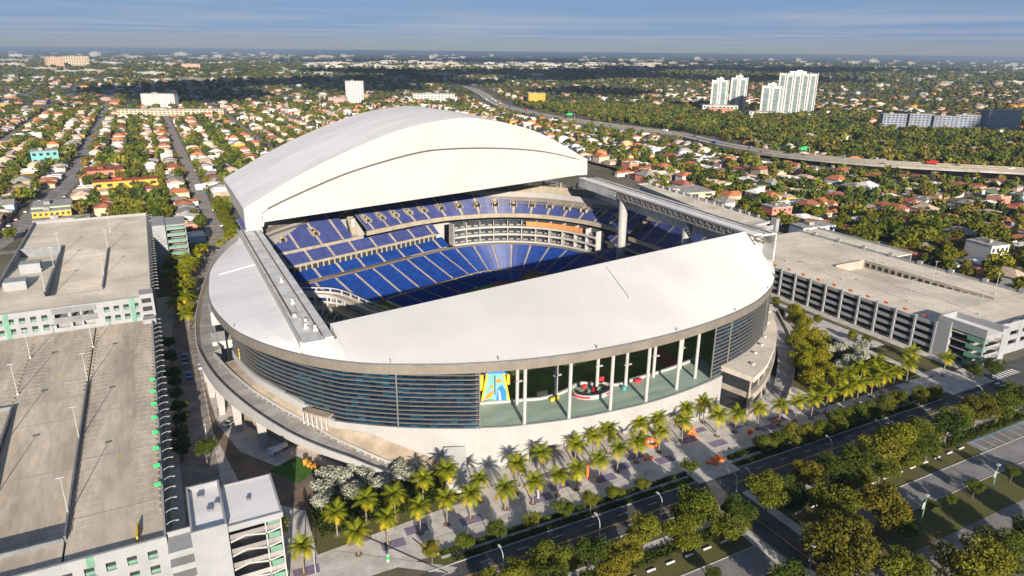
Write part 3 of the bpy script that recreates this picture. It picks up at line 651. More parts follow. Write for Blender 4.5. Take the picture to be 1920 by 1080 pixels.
tier(30.0, 15.4, 36.5, 19.4, 7, -86, 5, 'seatP', off=2, pitch=11.6); tier(29.5, 15.4, 36, 19.4, 7, ARC-4, ARC+45, 'seatP', pitch=11.6)
exE = lambda s: float(np.interp(s, [-40, -10, 20, ARC-20, ARC], [4, 4, 0, 0, 2]))
tier(27.2, 23.9, 41.2, 32.5, 17, -36.5, ARC+15, 'seatP', extra=exE, pitch=8.3); tier(37, 20.0, 57, 33.6, 24, -88, -41, 'seatP', pitch=11.6); tier(32, 20.5, 44, 29, 15, ARC+15, ARC+75, 'seatP')
part(conc, 'seating_bowl', M['conc'])
b = MB()
def band(d, z0, z1, s0, s1, w=.5, extra=lambda s: 0): SS = swide(s0, s1, 2.5); b.ribbon([bp(s, d+extra(s)) for s in SS], 0, w, z0, z1)
band(23.2, 7.6, 9.4, -88, ARC+50, 1.0); band(.2, .2, 1.7, -60, ARC+55, .6)
part(b, 'bowl_rail_wall', M['brown'])
b = MB(); band(29.8, 12.9, 15.5, -88, 3, .4); part(b, 'club_rear_wall', M['glassw']); b = MB(); band(30, 12.9, 15.5, ARC-3, ARC+45, .4); part(b, 'club_rear_wall', M['glassw'])
b = MB()
for s in np.arange(-86, 2, 2.9):
    p = bp(s, 29.6); b.box(p[0]-.3, p[0]+.3, p[1]-.3, p[1]+.3, 12.9, 15.4)
band(29.6, 15.0, 16.1, -88, 3, .5); band(29.4, 15.0, 16.0, ARC-3, ARC+45, .5)
band(26.6, 22.3, 24.4, -38, ARC+8, .7, exE); band(36.4, 18.8, 20.9, -88, -37, .6); band(31.5, 19.4, 21.2, ARC+12, ARC+75, .7)
part(b, 'tier_fascia', M['beige'])
b = MB(); band(41.8, 31, 36.5, -40, ARC+8, .6, exE); band(57.4, 32.6, 36.5, -80, -38, .6)
for s in np.arange(-84, ARC, 6.5): p = bp(s, 46+(exE(s) if s > -40 else 13)); b.beam((*p, 30), (*p, 39), .6, .6)
part(b, 'concourse_wall', M['beige'])
b = MB(); r_ = random.Random(3)
for k in range(150):
    s = r_.uniform(-70, ARC+4); d0 = (44 if s > -40 else 59)+exE(max(s, -40))+r_.uniform(0, 5); p = bp(s, d0); q = bp(s+r_.uniform(-7, 7), d0+r_.uniform(-1, 3)); zz = r_.uniform(33.5, 38); b.beam((*p, zz), (*q, zz+r_.uniform(-2.5, 2.5)), .25, .3)
part(b, 'roof_framework', M['tan'])
# pitch-side suites behind home plate, three floors
b = MB()
sa, sb_ = 10, ARC-4
for z in (9.2, 13.2, 17.2): band(23.9, z, z+.95, sa, sb_, 1.0)
for z in (9.2, 13.2, 17.2): band(24.5, z, z+.3, sa, sb_, 5.5)
for k, s in enumerate(np.arange(sa, sb_+.1, (sb_-sa)/11)):
    p, q = bp(s, 24.6), bp(s, 29.5); b.beam((*p, 11.6), (*q, 11.6), .5, 4.8); b.beam((*p, 15.4), (*q, 15.4), .4, 4.0); b.beam((*p, 19.2), (*q, 19.2), .3, 3.4)
part(b, 'suite_front', M['white'])
b = MB(); band(28.6, 9, 21, sa, sb_, .4); part(b, 'suite_glazing', M['glassw'])
b = MB()
for z in (10.6, 14.6, 18.4):
    for s in np.arange(sa+.8, sb_-2, (sb_-sa)/22):
        a, c, e, f = bp(s, 26.2), bp(s+2.2, 26.2), bp(s+2.2, 27.4), bp(s, 27.4); b.hexa([(*a, z-.3), (*c, z-.3), (*e, z-.3), (*f, z-.3)], [(*a, z+.35), (*c, z+.35), (*e, z+.35), (*f, z+.35)])
part(b, 'suite_seats', M['conc_d'])
b = MB(); band(23.7, 18.4, 20.9, ARC*.52, ARC*.86, .5); part(b, 'orange_screen', M['orange'])
# stair openings in the upper tier
ko = 0
for s in list(np.arange(-33.2, ARC+4, 8.3))+[-58.1, -74.7]:
    dd = (32 if s > -40 else 42)+ (exE(s) if s > -40 else 0); zz = 27.6 if s > -40 else 24.5
    b = MB()
    for t in (-1.6, 1.25): a, c = bp(s+t, dd-1), bp(s+t, dd+5); b.beam((*a, zz), (*c, zz+1.6), .45, 1.6)
    a, c = bp(s-1.6, dd+5), bp(s+1.25, dd+5); b.beam((*a, zz+1.5), (*c, zz+1.5), .4, 1.8)
    b.mat(1); a, c, e, f = bp(s-1.2, dd), bp(s+.9, dd), bp(s+.9, dd+4.5), bp(s-1.2, dd+4.5); b.hexa([(*a, zz-.5), (*c, zz-.5), (*e, zz+.9), (*f, zz+.9)], [(*a, zz+.35), (*c, zz+.35), (*e, zz+1.5), (*f, zz+1.5)])
    b.mat(2); a, c = bp(s-.6, dd+1.5), bp(s+.3, dd+1.5); b.beam((*a, zz+.8), (*c, zz+.8), .5, .9)
    part(b, 'stair_opening', [M['conc'], M['dark'], M['yellow']])
b = MB(); a = bp(-40, 38); c = bp(-37, 46); b.beam((*a, 21), (*c, 28), 3.0, 2.5); part(b, 'tier_ramp', M['beige'])
b = MB(); a = bp(-38.6, 41); b.tube([(*a, 25), (*a, 29)], 1.3, 10); part(b, 'dish_cover', M['white'])
b = MB(); SS = swide(-50, 40, 3); b.ribbon([bp(s, -.1) for s in SS], 0, .25, .4, 1.75); part(b, 'yellow_rail', M['yellow'])
# white curved gallery at the open corner
GAL = resample(catmull([(40, 283), (51, 279.5), (61, 271.5), (68, 251), (72, 240), (73, 225)], 6), 50)
s3 = -1 if offs(GAL, 1)[25][0] > GAL[25][0] else 1
b = MB()
for z, w in ((9.6, 3.2), (5.2, 6.5), (1.0, 11)):
    b.mat(0).ribbon(GAL, 0, s3*.35, z-.9, z+.9); b.ribbon(offs(GAL, s3*w), -.15, .15, z-.9, z+.5); b.mat(1).strip([(*p, z) for p in offs(GAL, s3*.3)], [(*p, z) for p in offs(GAL, s3*w)])
b.mat(0)
for i in range(1, 50, 4):
    for t, z0, z1 in ((.2, 0, 12), (3.2, 5.2, 9.6), (6.5, 1, 5.2)): p = offs(GAL, s3*t)[i]; b.box(p[0]-.28, p[0]+.28, p[1]-.28, p[1]+.28, z0, z1)
    a, c = offs(GAL, s3*6.5)[i], offs(GAL, s3*11)[i]; b.beam((*a, 5.2), (*c, 1), .4, .4)
b.ribbon(GAL, 0, s3*.3, 11.6, 12.1)
part(b, 'gallery', [M['white'], M['tan']])
# playing field
FLD = [(60, 156), (152, 156), (196, 190), (196, 290), (160, 312), (120, 312), (50, 285), (45, 200)]
sheet('playing_field', M['field'], [FLD], .12)
sheet('clay_infield', M['dirt'], [[(134, 282), (152, 262), (167, 262), (167, 290), (152, 296)], [(150, 170), (158, 172), (170, 255), (163, 256)]], .16)
sheet('mown_infield', M['field'], [[(143, 279), (153, 268), (162, 276), (152, 288)]], .2)
# bar and planting on the terrace
def sw(b, x, y, rx, ry, z0, z1, w, a0=0, a1=2*math.pi, n=32):
    L_ = [(x+rx*math.cos(t), y+ry*math.sin(t)) for t in np.linspace(a0, a1, n)]; b.ribbon(L_, 0, w, z0, z1)
b = MB(); sw(b, 104.4, 150.4, 6.4, 4.2, 11.4, 12.6, .5, R(150), R(395)); b.mat(1); sw(b, 104.4, 150.4, 6.46, 4.26, 11.7, 12.35, .03, R(160), R(240)); sw(b, 104.4, 150.4, 6.46, 4.26, 11.7, 12.35, .03, R(290), R(385))
bar = tag(b.build('bar_counter', [M['white'], M['red']]), 'oval white and red bar counter on the green terrace', 'bar')
b = MB(); sw(b, 104.4, 150.4, 5.2, 3.2, 11.45, 12.3, .9, R(150), R(395)); b.build('counter_top', M['black'], bar)
b = MB(); b.box(101.5, 102.8, 151.2, 151.9, 12.5, 13.8); b.box(104.4, 105.6, 149.8, 150.8, 11.4, 12.9); b.box(107.6, 110.6, 153.6, 154.2, 12.4, 13.6); b.build('red_board', M['red'], bar)
b = MB()
for x, y in ((102.4, 149.6), (103.4, 150.8), (106.2, 150.6), (107.2, 151.2), (105.2, 152)): b.tube([(x, y, 11.4), (x, y, 12.2)], .45, 8)
b.build('stool', M['mint'], bar)
b = MB()
for x, y in ((90.6, 150.6), (91.6, 150.9), (92.6, 151.1)): b.box(x, x+.9, y, y+.7, 11.4, 12.3)
tag(b.build('snack_cart', M['yellow']), 'orange cart parked by the white parapet on the terrace', 'cart')
b = MB(); b.box(119.2, 121.6, 149.6, 150.4, 11.4, 12.4); tag(b.build('drinks_stand', M['red']), 'red stand near the far end of the green terrace', 'stand')
b = MB(); b.tube([(113.6, 147.6, 11.4), (113.6, 147.6, 12.5)], .6, 8); tag(b.build('terrace_bin', M['teal']), 'round teal bin beside the white terrace column', 'bin')
b = MB(); b.box(87.6, 91, 153.4, 154.2, 11.9, 13.6); tag(b.build('camera_platform', M['black']), 'dark boxes on the field side of the parapet', 'equipment')
# colourful outfield ornament (plain generic stand-in)
OR_ = thing('outfield_ornament', 'tall colourful tapering ornament standing at the field edge of terrace', 'ornament', (76.6, 157.8, 11.3), R(-24))
def orn(name, pts, y0, y1, m):
    b = MB(); P = [(x, z) for x, z in pts]; b.hexa([(x, y0, z) for x, z in P], [(x, y1, z) for x, z in P]) ; return b.build(name, m, OR_)
def pm(n, c): return mat(n, c, .5, .04, .5)
orn('body', [(-3.7, 0), (3.7, 0), (2.1, 9.2), (-2.1, 9.2)], -.6, .6, pm('pale_aqua', (.16, .36, .36)))
orn('edge', [(-4.2, 0), (-3.6, 0), (-2.0, 9.2), (-2.6, 9.2)], -.8, .8, M['yellow']); orn('edge', [(3.6, 0), (4.2, 0), (2.6, 9.2), (2.0, 9.2)], -.8, .8, M['yellow'])
blue = pm('bright_blue', (.02, .18, .55)); orng = pm('bright_orange', (.8, .22, .02))
orn('wave', [(.2, .8), (1.2, .3), (3.0, .6), (3.0, 3.4), (1.8, 5.6), (.6, 4.4)], -.75, -.58, blue); orn('crest', [(1.0, .6), (1.7, .6), (1.3, 3.6), (.7, 4.2)], -.85, -.74, M['white'])
orn('patch', [(-3.2, 1.0), (-1.4, 1.6), (-.4, 3.6), (-1.6, 3.4), (-2.6, 2.2)], -.75, -.58, orng); orn('patch', [(.3, 6.2), (1.8, 6.4), (1.6, 7.4), (.3, 7.3)], -.75, -.58, orng); orn('patch', [(-1.6, 4.6), (-.7, 4.6), (-.7, 5.4), (-1.5, 5.3)], -.75, -.58, orng)
orn('slot', [(-.3, 2.6), (-.05, 2.6), (-.05, 8.4), (-.3, 8.4)], -.75, -.58, M['black'])
orn('top_spray', [(-3.4, 8.6), (-1, 9.1), (1, 9.1), (3.4, 8.7), (2.0, 9.9), (.6, 9.6), (-.6, 10.6), (-1.6, 9.7)], -.7, .7, blue)
orn('ground_band', [(-3.6, 0), (3.6, 0), (2.4, .9), (.4, .7), (-1.2, 1.2), (-3.2, .8)], -.8, -.6, M['mint'])
orn('side_tower', [(-4.6, 3.4), (-3.5, 3.4), (-3.3, 8.2), (-4.5, 8.2)], .2, 1.0, M['yellow']); orn('side_tower', [(3.3, 5.2), (4.3, 5.2), (4.2, 8.3), (3.2, 8.3)], .2, 1.0, M['yellow'])

# parts that belong to a part
def under(root, parent_name, *kids):
    base = lambda o: o.name.split('.')[0]
    ps = [o for o in root.children if base(o) == parent_name]
    for o in list(root.children):
        if base(o) in kids and o not in ps: o.parent = ps[0]; o.location = (0, 0, 0)
under(ST, 'seating_bowl', 'seating_section', 'stair_opening', 'bowl_rail_wall', 'tier_fascia', 'tier_ramp'); under(ST, 'terrace', 'terrace_column', 'terrace_parapet'); under(ST, 'ramp_deck', 'ramp_pier', 'ramp_outer_wall', 'ramp_inner_wall', 'ramp_parapet_slope', 'ramp_seam')
under(ST, 'roof_panel', 'edge_truss', 'mast', 'roof_ceiling', 'roof_corner'); under(ST, 'retracted_roof_panel', 'panel_underside', 'panel_seal'); under(ST, 'suite_front', 'suite_glazing', 'suite_seats', 'orange_screen'); under(ST, 'roof_rim', 'gutter', 'lightning_rod'); under(ST, 'annex_roof', 'annex_post', 'annex_glazing', 'annex_floor_band', 'annex_louvre', 'roof_unit'); under(ST, 'track_beam', 'beam_truss', 'beam_column', 'beam_end_block'); under(ST, 'canopy', 'canopy_post'); under(ST, 'gallery', 'gallery_rear_wall')
# ------------------------------------------------------------------ garages
ORD = ['first', 'second', 'third', 'fourth', 'fifth', 'sixth', 'seventh', 'eighth', 'ninth', 'tenth', 'eleventh', 'twelfth', 'thirteenth', 'fourteenth', 'fifteenth', 'sixteenth', 'seventeenth', 'eighteenth', 'nineteenth', 'twentieth', 'twenty-first', 'twenty-second', 'twenty-third', 'twenty-fourth', 'twenty-fifth', 'twenty-sixth', 'twenty-seventh', 'twenty-eighth', 'twenty-ninth', 'thirtieth']
def facade(b, x0, x1, y, th, z0, z1, rows, wins):
    zs = z0
    for a, c in sorted(rows):
        b.box(x0, x1, y, y+th, zs, a); px = x0
        for wa, wb in sorted(wins):
            b.box(px, wa, y, y+th, a, c); px = wb
        b.box(px, x1, y, y+th, a, c); zs = c
    b.box(x0, x1, y, y+th, zs, z1)
def window_mesh(w, h):
    b = MB(); b.box(0, w, .16, .2, 0, h*.36).mat(1).box(0, w, .24, .28, 0, h); return b.mesh('window', [M['mint'], M['dark']])
WIN = window_mesh(1.7, 1.9)
lampm = MB(); lampm.tube([(0, 0, 0), (.5, 0, .45), (1.4, 0, .75), (2.1, 0, .7)], .07, 5).box(1.9, 2.5, -.16, .16, .58, .72)
LAMPM = lampm.mesh('wall_lamp', M['lamp'])
def stalls(b, x0, x1, y0, y1, z, pitch=2.7, w=.10):
    y = y0
    while y < y1: b.box(x0, x1, y, y+w, z, z+.012); y += pitch
# --- nearest garage
G1 = thing('parking_garage', 'large flat concrete parking garage with green level signs along its street edge', 'parking garage', (-60, 196, 0))
def gp(root, b, name, mats, smooth=False):
    o = b.build(name, mats, root, smooth=smooth); o.location = -Vector(root.location); return o
z = 14.0
b = MB(); b.box(-120, -42.2, 130.6, 262, z-.5, z).box(-42.2, -25.8, 206, 262, z-.5, z).box(-42.2, -25.8, 130.6, 139, z-.5, z).box(-25.4, -8.2, 130.6, 262, z-.5, z)
b.hexa([(-42.2, 139, z-3.3), (-25.8, 139, z-3.3), (-25.8, 206, z-.5), (-42.2, 206, z-.5)], [(-42.2, 139, z-2.9), (-25.8, 139, z-2.9), (-25.8, 206, z), (-42.2, 206, z)])
gp(G1, b, 'roof_deck', M['gar_deck'])
b = MB(); b.box(-25.8, -25.4, 139, 214, z-3.4, z+1.05).box(-42.6, -42.2, 139, 206, z-3.4, z+1.05).box(-42.2, -25.8, 138.6, 139, z-3.4, z+.9).box(-80, -42.6, 205.5, 206, z, z+1.0)
gp(G1, b, 'ramp_barrier', M['steel'])
b = MB(); b.box(-120, -8, 130, 130.6, 0, .1)
wins = [(-9.9-3.55*k-1.7, -9.9-3.55*k) for k in range(14)]
facade(b, -70, -8, 130, .6, 0, z+1.15, [(10.9, 12.8), (7.4, 9.3), (3.9, 5.8)], wins)
gp(G1, b, 'front_wall', M['gar_wall'])
for wa, wb in wins[:9]:
    for zz in (10.9, 7.4): link('window', WIN, G1, Vector((wa, 130.35, zz))-G1.location)
b = MB(); b.box(-21.6, -20.4, 129.9, 130.02, 12.8, z+1.18).box(-21.6, -20.4, 129.9, 130.02, 9.3, 10.9); gp(G1, b, 'mint_strip', M['mint'])
b = MB()
for zz in (3.2, 6.6, 10.0, 13.6): b.box(-8.3, -8.0, 130.6, 262, zz-.4, zz+1.1)
for k in range(17): b.box(-8.35, -7.9, 131+k*8.1, 131.7+k*8.1, 0, z)
b.box(-8.4, -8.0, 130.6, 262, z, z+1.1); gp(G1, b, 'street_wall', M['gar_wall'])
b = MB()
for zz in (.2, 3.4, 6.8, 10.2): b.box(-119, -9.2, 131.5, 261.5, zz, zz+.3)
b.box(-100, -16, 138, 255, 0, 10.4); gp(G1, b, 'floors', M['conc_d'])
b = MB()
for k in range(16): b.box(-8.02, -7.9, 133+k*8.1, 135.4+k*8.1, 4.6, 12.6)
gp(G1, b, 'mint_screen', M['mint'])
for k in range(30): link('wall_lamp', LAMPM, G1, Vector((-8, 134.5+k*4.25, z+.6))-G1.location)
sgm = MB().box(-1.3, 0, -.06, .06, 0, .8).mesh('level_sign', M['green_sign'])
for k in range(8): link('level_sign', sgm, G1, Vector((-8.3, 149+k*8.1, z+1.2))-G1.location)
b = MB(); stalls(b, -13.6, -8.6, 140, 256, z+.003); stalls(b, -25.2, -20.2, 139.5, 256, z+.003)
stalls(b, -47.6, -42.8, 140, 258, z+.003); stalls(b, -60, -55, 140, 258, z+.003); stalls(b, -42, -37.2, 209, 258, z+.003); stalls(b, -31, -26, 209, 258, z+.003)
for k in range(4): b.box(-45-k*3.6, -44.85-k*3.6, 132.5, 136.8, z+.003, z+.015); b.box(-45.8-k*3.6, -45.65-k*3.6, 132.5, 136.8, z+.003, z+.015)
gp(G1, b, 'stall_stripes', M['linew'])
b = MB()
for x0, s in ((-8.9, 1), (-24.9, 1), (-26.3, -1), (-43, -1), (-55.2, 1)):
    for k in range(42):
        y = 141+k*2.7
        if -42.2 < x0 < -25.8 and y < 208: continue
        b.box(x0-.2, x0+.2, y+.7, y+2.1, z, z+.16)
gp(G1, b, 'wheel_stops', M['tan'])['kind'] = 'stuff'
b = MB()
for x, y in ((-17, 196), (-17, 168), (-33, 222), (-50, 192), (-50, 160), (-17, 238)):
    b.face([(x-.12, y-1, z+.012), (x+.12, y-1, z+.012), (x+.12, y+.5, z+.012), (x-.12, y+.5, z+.012)]); b.face([(x-.5, y+.4, z+.012), (x+.5, y+.4, z+.012), (x, y+1.3, z+.012)])
b.box(-13.2, -12.9, 132.5, 137.5, z+.003, z+1.2); gp(G1, b, 'yellow_markings', M['yellow'])
# stair tower of the nearest garage
b = MB(); b.box(-3.5, 2.8, 122, 138, 0, 19.0).box(-3.5, -3.1, 122, 138, 19.0, 20).box(2.4, 2.8, 122, 138, 19, 20).box(-3.1, 2.4, 122, 122.4, 19, 20).box(-3.1, 2.4, 137.6, 138, 19, 20)
b.box(2.8, 12.6, 122.9, 136.9, 18.0, 18.6).box(1.2, 12.6, 122.5, 122.9, 17.6, 18.9).box(12.6, 13.0, 122.5, 136.9, 17.8, 18.9).box(2.8, 13, 136.9, 137.3, 17.8, 18.9)
gp(G1, b, 'stair_tower', M['gar_wall'])
b = MB(); b.box(-3.1, 2.4, 122.4, 137.6, 19.0, 19.06).box(2.85, 12.6, 122.95, 136.85, 18.6, 18.66); gp(G1, b, 'tower_roof', M['roof_side'])
b = MB()
for x, y, w in ((-1.6, 134, 1.1), (-.2, 128.6, 1.0), (1.3, 130.2, .8), (7.2, 129.4, .7)):
    b.box(x, x+w, y, y+w*1.3, 18.6 if x > 3 else 19.0, 19.3 if x > 3 else 19.7)
gp(G1, b, 'roof_fans', M['steel'])
b = MB()
for k in range(6):
    zz = 15.2-k*3.3
    pts = [(2.8, zz-.4), (5.8, zz+.4), (9.6, zz-.5), (12.6, zz+.1)]
    for (xa, za), (xb, zb) in zip(pts[:-1], pts[1:]): b.hexa([(xa, 123.0, za-.18), (xb, 123.0, zb-.18), (xb, 124.6, zb-.18), (xa, 124.6, za-.18)], [(xa, 123.0, za+.18), (xb, 123.0, zb+.18), (xb, 124.6, zb+.18), (xa, 124.6, za+.18)])
b.box(12.3, 12.6, 122.9, 123.2, 0, 18).box(9.5, 9.75, 123.0, 123.25, 0, 18); gp(G1, b, 'stair_flights', M['white'])
b = MB(); b.box(2.8, 12.3, 128.5, 129, 0, 18)
for k in range(6):
    zz = 15.2-k*3.3; b.box(2.9, 12.2, 124.2, 128.4, zz-.3, zz-.1); b.box(2.9, 12.3, 123.1, 123.15, zz+.2, zz+1.25)
gp(G1, b, 'stair_landing', M['conc_d'])
b = MB()
for k in range(6):
    zz = 15.2-k*3.3; b.box(12.35, 12.5, 123.4, 136, zz+.3, zz+1.9); b.box(10, 12.2, 123.02, 123.07, zz+1.4, zz+2.6)
gp(G1, b, 'stair_mint_panel', M['mint'])
b = MB()
for k in range(5): b.box(-7.9, -3.5, 126, 131.5, 12.6-k*3.3, 14.0-k*3.3)
b.box(-7.9, -3.5, 131.2, 131.5, 14, 15.1); gp(G1, b, 'tower_bridge', M['gar_wall'])
# --- second garage behind it
z = 21.5
G2 = thing('parking_garage', 'taller concrete garage deck with two white boxes on its sunken ramp', 'parking garage', (-33, 340, 0))
b = MB(); b.box(-23, -7.3, 263, 408, z-.5, z).box(-57, -41, 263, 308, z-.5, z).box(-41, -23, 263, 281, z-.5, z).box(-57, -41, 354, 408, z-.5, z).box(-41, -23, 360, 408, z-.5, z)
b.hexa([(-41, 281, z-3.1), (-23, 281, z-3.1), (-23, 360, z-.5), (-41, 360, z-.5)], [(-41, 281, z-2.7), (-23, 281, z-2.7), (-23, 360, z), (-41, 360, z)])
b.hexa([(-57, 308, z-.5), (-41, 308, z-.5), (-41, 354, z-3.5), (-57, 354, z-3.5)], [(-57, 308, z), (-41, 308, z), (-41, 354, z-3), (-57, 354, z-3)])
gp(G2, b, 'roof_deck', M['gar_deck2'])
b = MB(); b.box(-23.3, -22.9, 281, 342, z-3.2, z+1.0).box(-41.3, -40.9, 281, 354, z-3.2, z+1.0).box(-41, -23, 280.6, 281, z-3.2, z+.1).box(-57, -41, 353.7, 354.1, z-3.6, z+.9); gp(G2, b, 'ramp_barrier', M['steel'])
b = MB(); b.box(-57.4, -57, 263, 408, 0, z+1.2).box(-57, -7, 408, 408.5, 0, z+1.2).box(-7.6, -7.2, 263, 408, z, z+1.1)
for zz in (3.2, 6.6, 10.0, 13.6, 17.2, 20.8): b.box(-7.5, -7.2, 263, 408, zz-.4, zz+1.0)
gp(G2, b, 'parapet_wall', M['gar_wall'])
b = MB(); b.box(-56, -9, 264.5, 407, 0, 18); gp(G2, b, 'floors', M['conc_d'])
b = MB(); w1 = [(-56+3.1*k, -54.3+3.1*k) for k in range(6)]+[(-36.8, -33), (-32, -29.5), (-28.8, -25.4)]+[(-22.4+3.0*k, -20.7+3.0*k) for k in range(4)]
facade(b, -57.4, -11.2, 262.6, .6, 13.5, 22.6, [(18.7, 20.6), (15.3, 17.2)], w1)
gp(G2, b, 'front_wall', M['gar_wall'])
for wa, wb in w1:
    if wb-wa < 2.2:
        for zz in (18.7, 15.3): link('window', WIN, G2, Vector((wa, 262.95, zz))-G2.location)
b = MB()
for x in (-50.8, -14.2, -11.0): b.box(x-.1, x+1.35, 262.5, 262.62, 13.6, 22.65)
gp(G2, b, 'mint_strip', M['mint'])
b = MB(); b.box(-37.4, -24.6, 262.3, 262.58, 20.3, 22.2).box(-37.4, -24.6, 262.3, 262.58, 16.9, 19.0); gp(G2, b, 'grey_cladding', M['steel'])
b = MB(); b.box(-11.2, -6.8, 262, 268, 13, 23.6).box(-11, -7, 258, 262, 13, 15.5); gp(G2, b, 'stair_tower', M['gar_wall'])
b = MB()
for k in range(3): b.box(-10.6, -7.6, 261.9, 262.05, 14.4+k*3, 16+k*3)
gp(G2, b, 'tower_opening', M['dark'])
for k in range(32): link('wall_lamp', LAMPM, G2, Vector((-7.2, 270+k*4.25, z+.6))-G2.location)
b = MB(); b.box(-52.5, -45.5, 317, 323, z-2, z+3.2).box(-54.5, -47.5, 293, 299.5, z-1, z+3.2); gp(G2, b, 'lift_house', M['gar_wall'])
b = MB(); stalls(b, -12.6, -7.8, 270, 404, z+.003); stalls(b, -22.8, -18, 270, 404, z+.003); stalls(b, -40, -36, 362, 404, z+.003); gp(G2, b, 'stall_stripes', M['linew'])
# stair block at the far end
S2 = thing('stair_tower', 'white stair tower with green floors behind the taller garage', 'stair tower', (2, 332, 0))
b = MB(); b.box(-5.6, .2, 330, 412, 0, 20.5) if False else b.box(-5.2, .4, 366, 388, 0, 24.5)
b.box(.4, 9.5, 368, 386, 23.2, 24.0)
for k in range(7): b.box(.4, 9.5, 368, 386, 2.2+k*3.2, 2.6+k*3.2)
for x, y in ((9.1, 368), (9.1, 385.6), (.5, 368)): b.box(x, x+.4, y, y+.4, 0, 23.5)
gp(S2, b, 'wall', M['gar_wall'])
b = MB()
for k in range(7): b.box(.6, 9.0, 368.2, 368.3, 2.6+k*3.2, 3.7+k*3.2); b.box(9.3, 9.4, 368.5, 385, 2.6+k*3.2, 3.7+k*3.2)
gp(S2, b, 'balustrade', M['mint'])
b = MB(); b.box(.6, 8.5, 376, 377, 0, 23); gp(S2, b, 'core', M['conc_d'])
# --- garage across the walk, right side of the stadium
z = 11.5
G3 = thing('parking_garage', 'wide concrete garage with open storeys and orange boards along its parapet', 'parking garage', (282, 210, 0))
b = MB(); b.box(248.2, 276, 127, 292, z-.4, z).box(276, 296, 127, 146, z-.4, z).box(276, 296, 206, 292, z-.4, z).box(296, 315, 127, 262, z-.4, z).box(315, 330, 205, 262, z-.4, z)
b.hexa([(276, 146, z-.4), (296, 146, z-.4), (296, 206, z-3.4), (276, 206, z-3.4)], [(276, 146, z), (296, 146, z), (296, 206, z-3), (276, 206, z-3)]); gp(G3, b, 'roof_deck', M['gar_deck2'])
b = MB()
for zz in (2.6, 5.5, 8.4, 11.3): b.box(247.7, 248.2, 139, 292, zz-.45, zz+.75)
for k in range(20): b.box(247.3, 248.1, 139+k*8.05, 139.7+k*8.05, 0, z+1.4)
gp(G3, b, 'open_facade', M['gar_wall'])
b = MB()
for zz in (.1, 2.6, 5.5, 8.4): b.box(248.3, 314, 128, 291, zz-.2, zz)
b.box(256, 314, 130, 290, 0, 8.3); gp(G3, b, 'floors', M['conc_d'])
b = MB(); b.box(315, 315.5, 127, 262, 0, z+1.0).box(248, 315, 292, 292.5, 0, z+1).box(330, 330.5, 205, 262, 0, z+1)
for k in range(9): b.box(314.7, 316.2, 130+k*15, 132+k*15, z, z+2.0)
b.box(262, 330, 126.6, 127.2, 9, z+1.3).box(262, 330, 126.6, 127.2, 5.4, 7.4).box(262, 330, 126.6, 127.2, 0, 3.6)
for k in range(9): b.box(262+k*8, 264.5+k*8, 126.5, 127.2, 0, z+1.3)
gp(G3, b, 'outer_wall', M['gar_wall'])
b = MB(); b.box(295.8, 296.2, 146, 206, z-3.4, z+.9).box(275.8, 276.1, 146, 206, z-3, z+.1).box(276, 296, 205.7, 206, z-3.4, z+1); gp(G3, b, 'ramp_barrier', M['conc'])
b = MB()
for k in range(17): b.box(295.7, 295.82, 150+k*3.3, 151.8+k*3.3, z-1.9, z-.2)
gp(G3, b, 'ramp_openings', M['dark'])
sgo = MB().box(0, .08, -.9, .9, 0, .8).mesh('level_board', mat('orange_sign', (.75, .12, .02), .5, .05, 1))
for k in range(17): link('level_board', sgo, G3, Vector((249.2, 145+k*8.05, z+1.0))-G3.location)
b = MB(); stalls(b, 249, 253.5, 142, 288, z+.003); stalls(b, 264, 274, 142, 288, z+.003); stalls(b, 303, 312, 130, 258, z+.003); gp(G3, b, 'stall_stripes', M['linew'])
b = MB(); b.box(248, 258.4, 122, 139, 12.2, 13).box(248, 248.5, 122, 139, 13, 15.4).box(258, 258.4, 122, 139, 13, 15.0).box(248.5, 258, 138.6, 139, 13, 15.4).box(258.4, 262, 122, 132, 0, 14.2).box(247.6, 249.2, 134, 139, 0, 14.5)
for k in range(4):
    pts = [(249, 1.2+k*3.1), (252, 2.0+k*3.1), (255.4, 1.1+k*3.1), (258.3, 1.6+k*3.1)]
    for (xa, za), (xb, zb) in zip(pts[:-1], pts[1:]): b.hexa([(xa, 122, za-.15), (xb, 122, zb-.15), (xb, 123.5, zb-.15), (xa, 123.5, za-.15)], [(xa, 122, za+.15), (xb, 122, zb+.15), (xb, 123.5, zb+.15), (xa, 123.5, za+.15)])
b.box(248, 248.4, 122, 122.4, 0, 12.3); gp(G3, b, 'stair_tower', M['gar_wall'])
b = MB(); b.box(248.55, 257.95, 122.1, 138.5, 13.0, 13.06); gp(G3, b, 'tower_roof', M['roof_side'])
b = MB()
for k in range(4): b.box(247.9, 248.05, 122.5, 128, .8+k*3.1, 2.6+k*3.1); b.box(248.4, 250, 122.05, 122.1, .8+k*3.1, 2.6+k*3.1)
gp(G3, b, 'stair_mint_panel', M['mint'])
b = MB(); b.box(248.6, 258, 126.5, 127, 0, 12.2); 
for k in range(4): b.box(248.5, 258.2, 122.6, 126.5, 1.0+k*3.1, 1.2+k*3.1); b.box(248.7, 258.2, 122.2, 122.25, 1.8+k*3.1, 2.8+k*3.1)
gp(G3, b, 'stair_landing', M['conc_d'])
b = MB(); b.box(247.6, 248.0, 122, 124.5, 0, 2.2); gp(G3, b, 'red_door', M['red'])
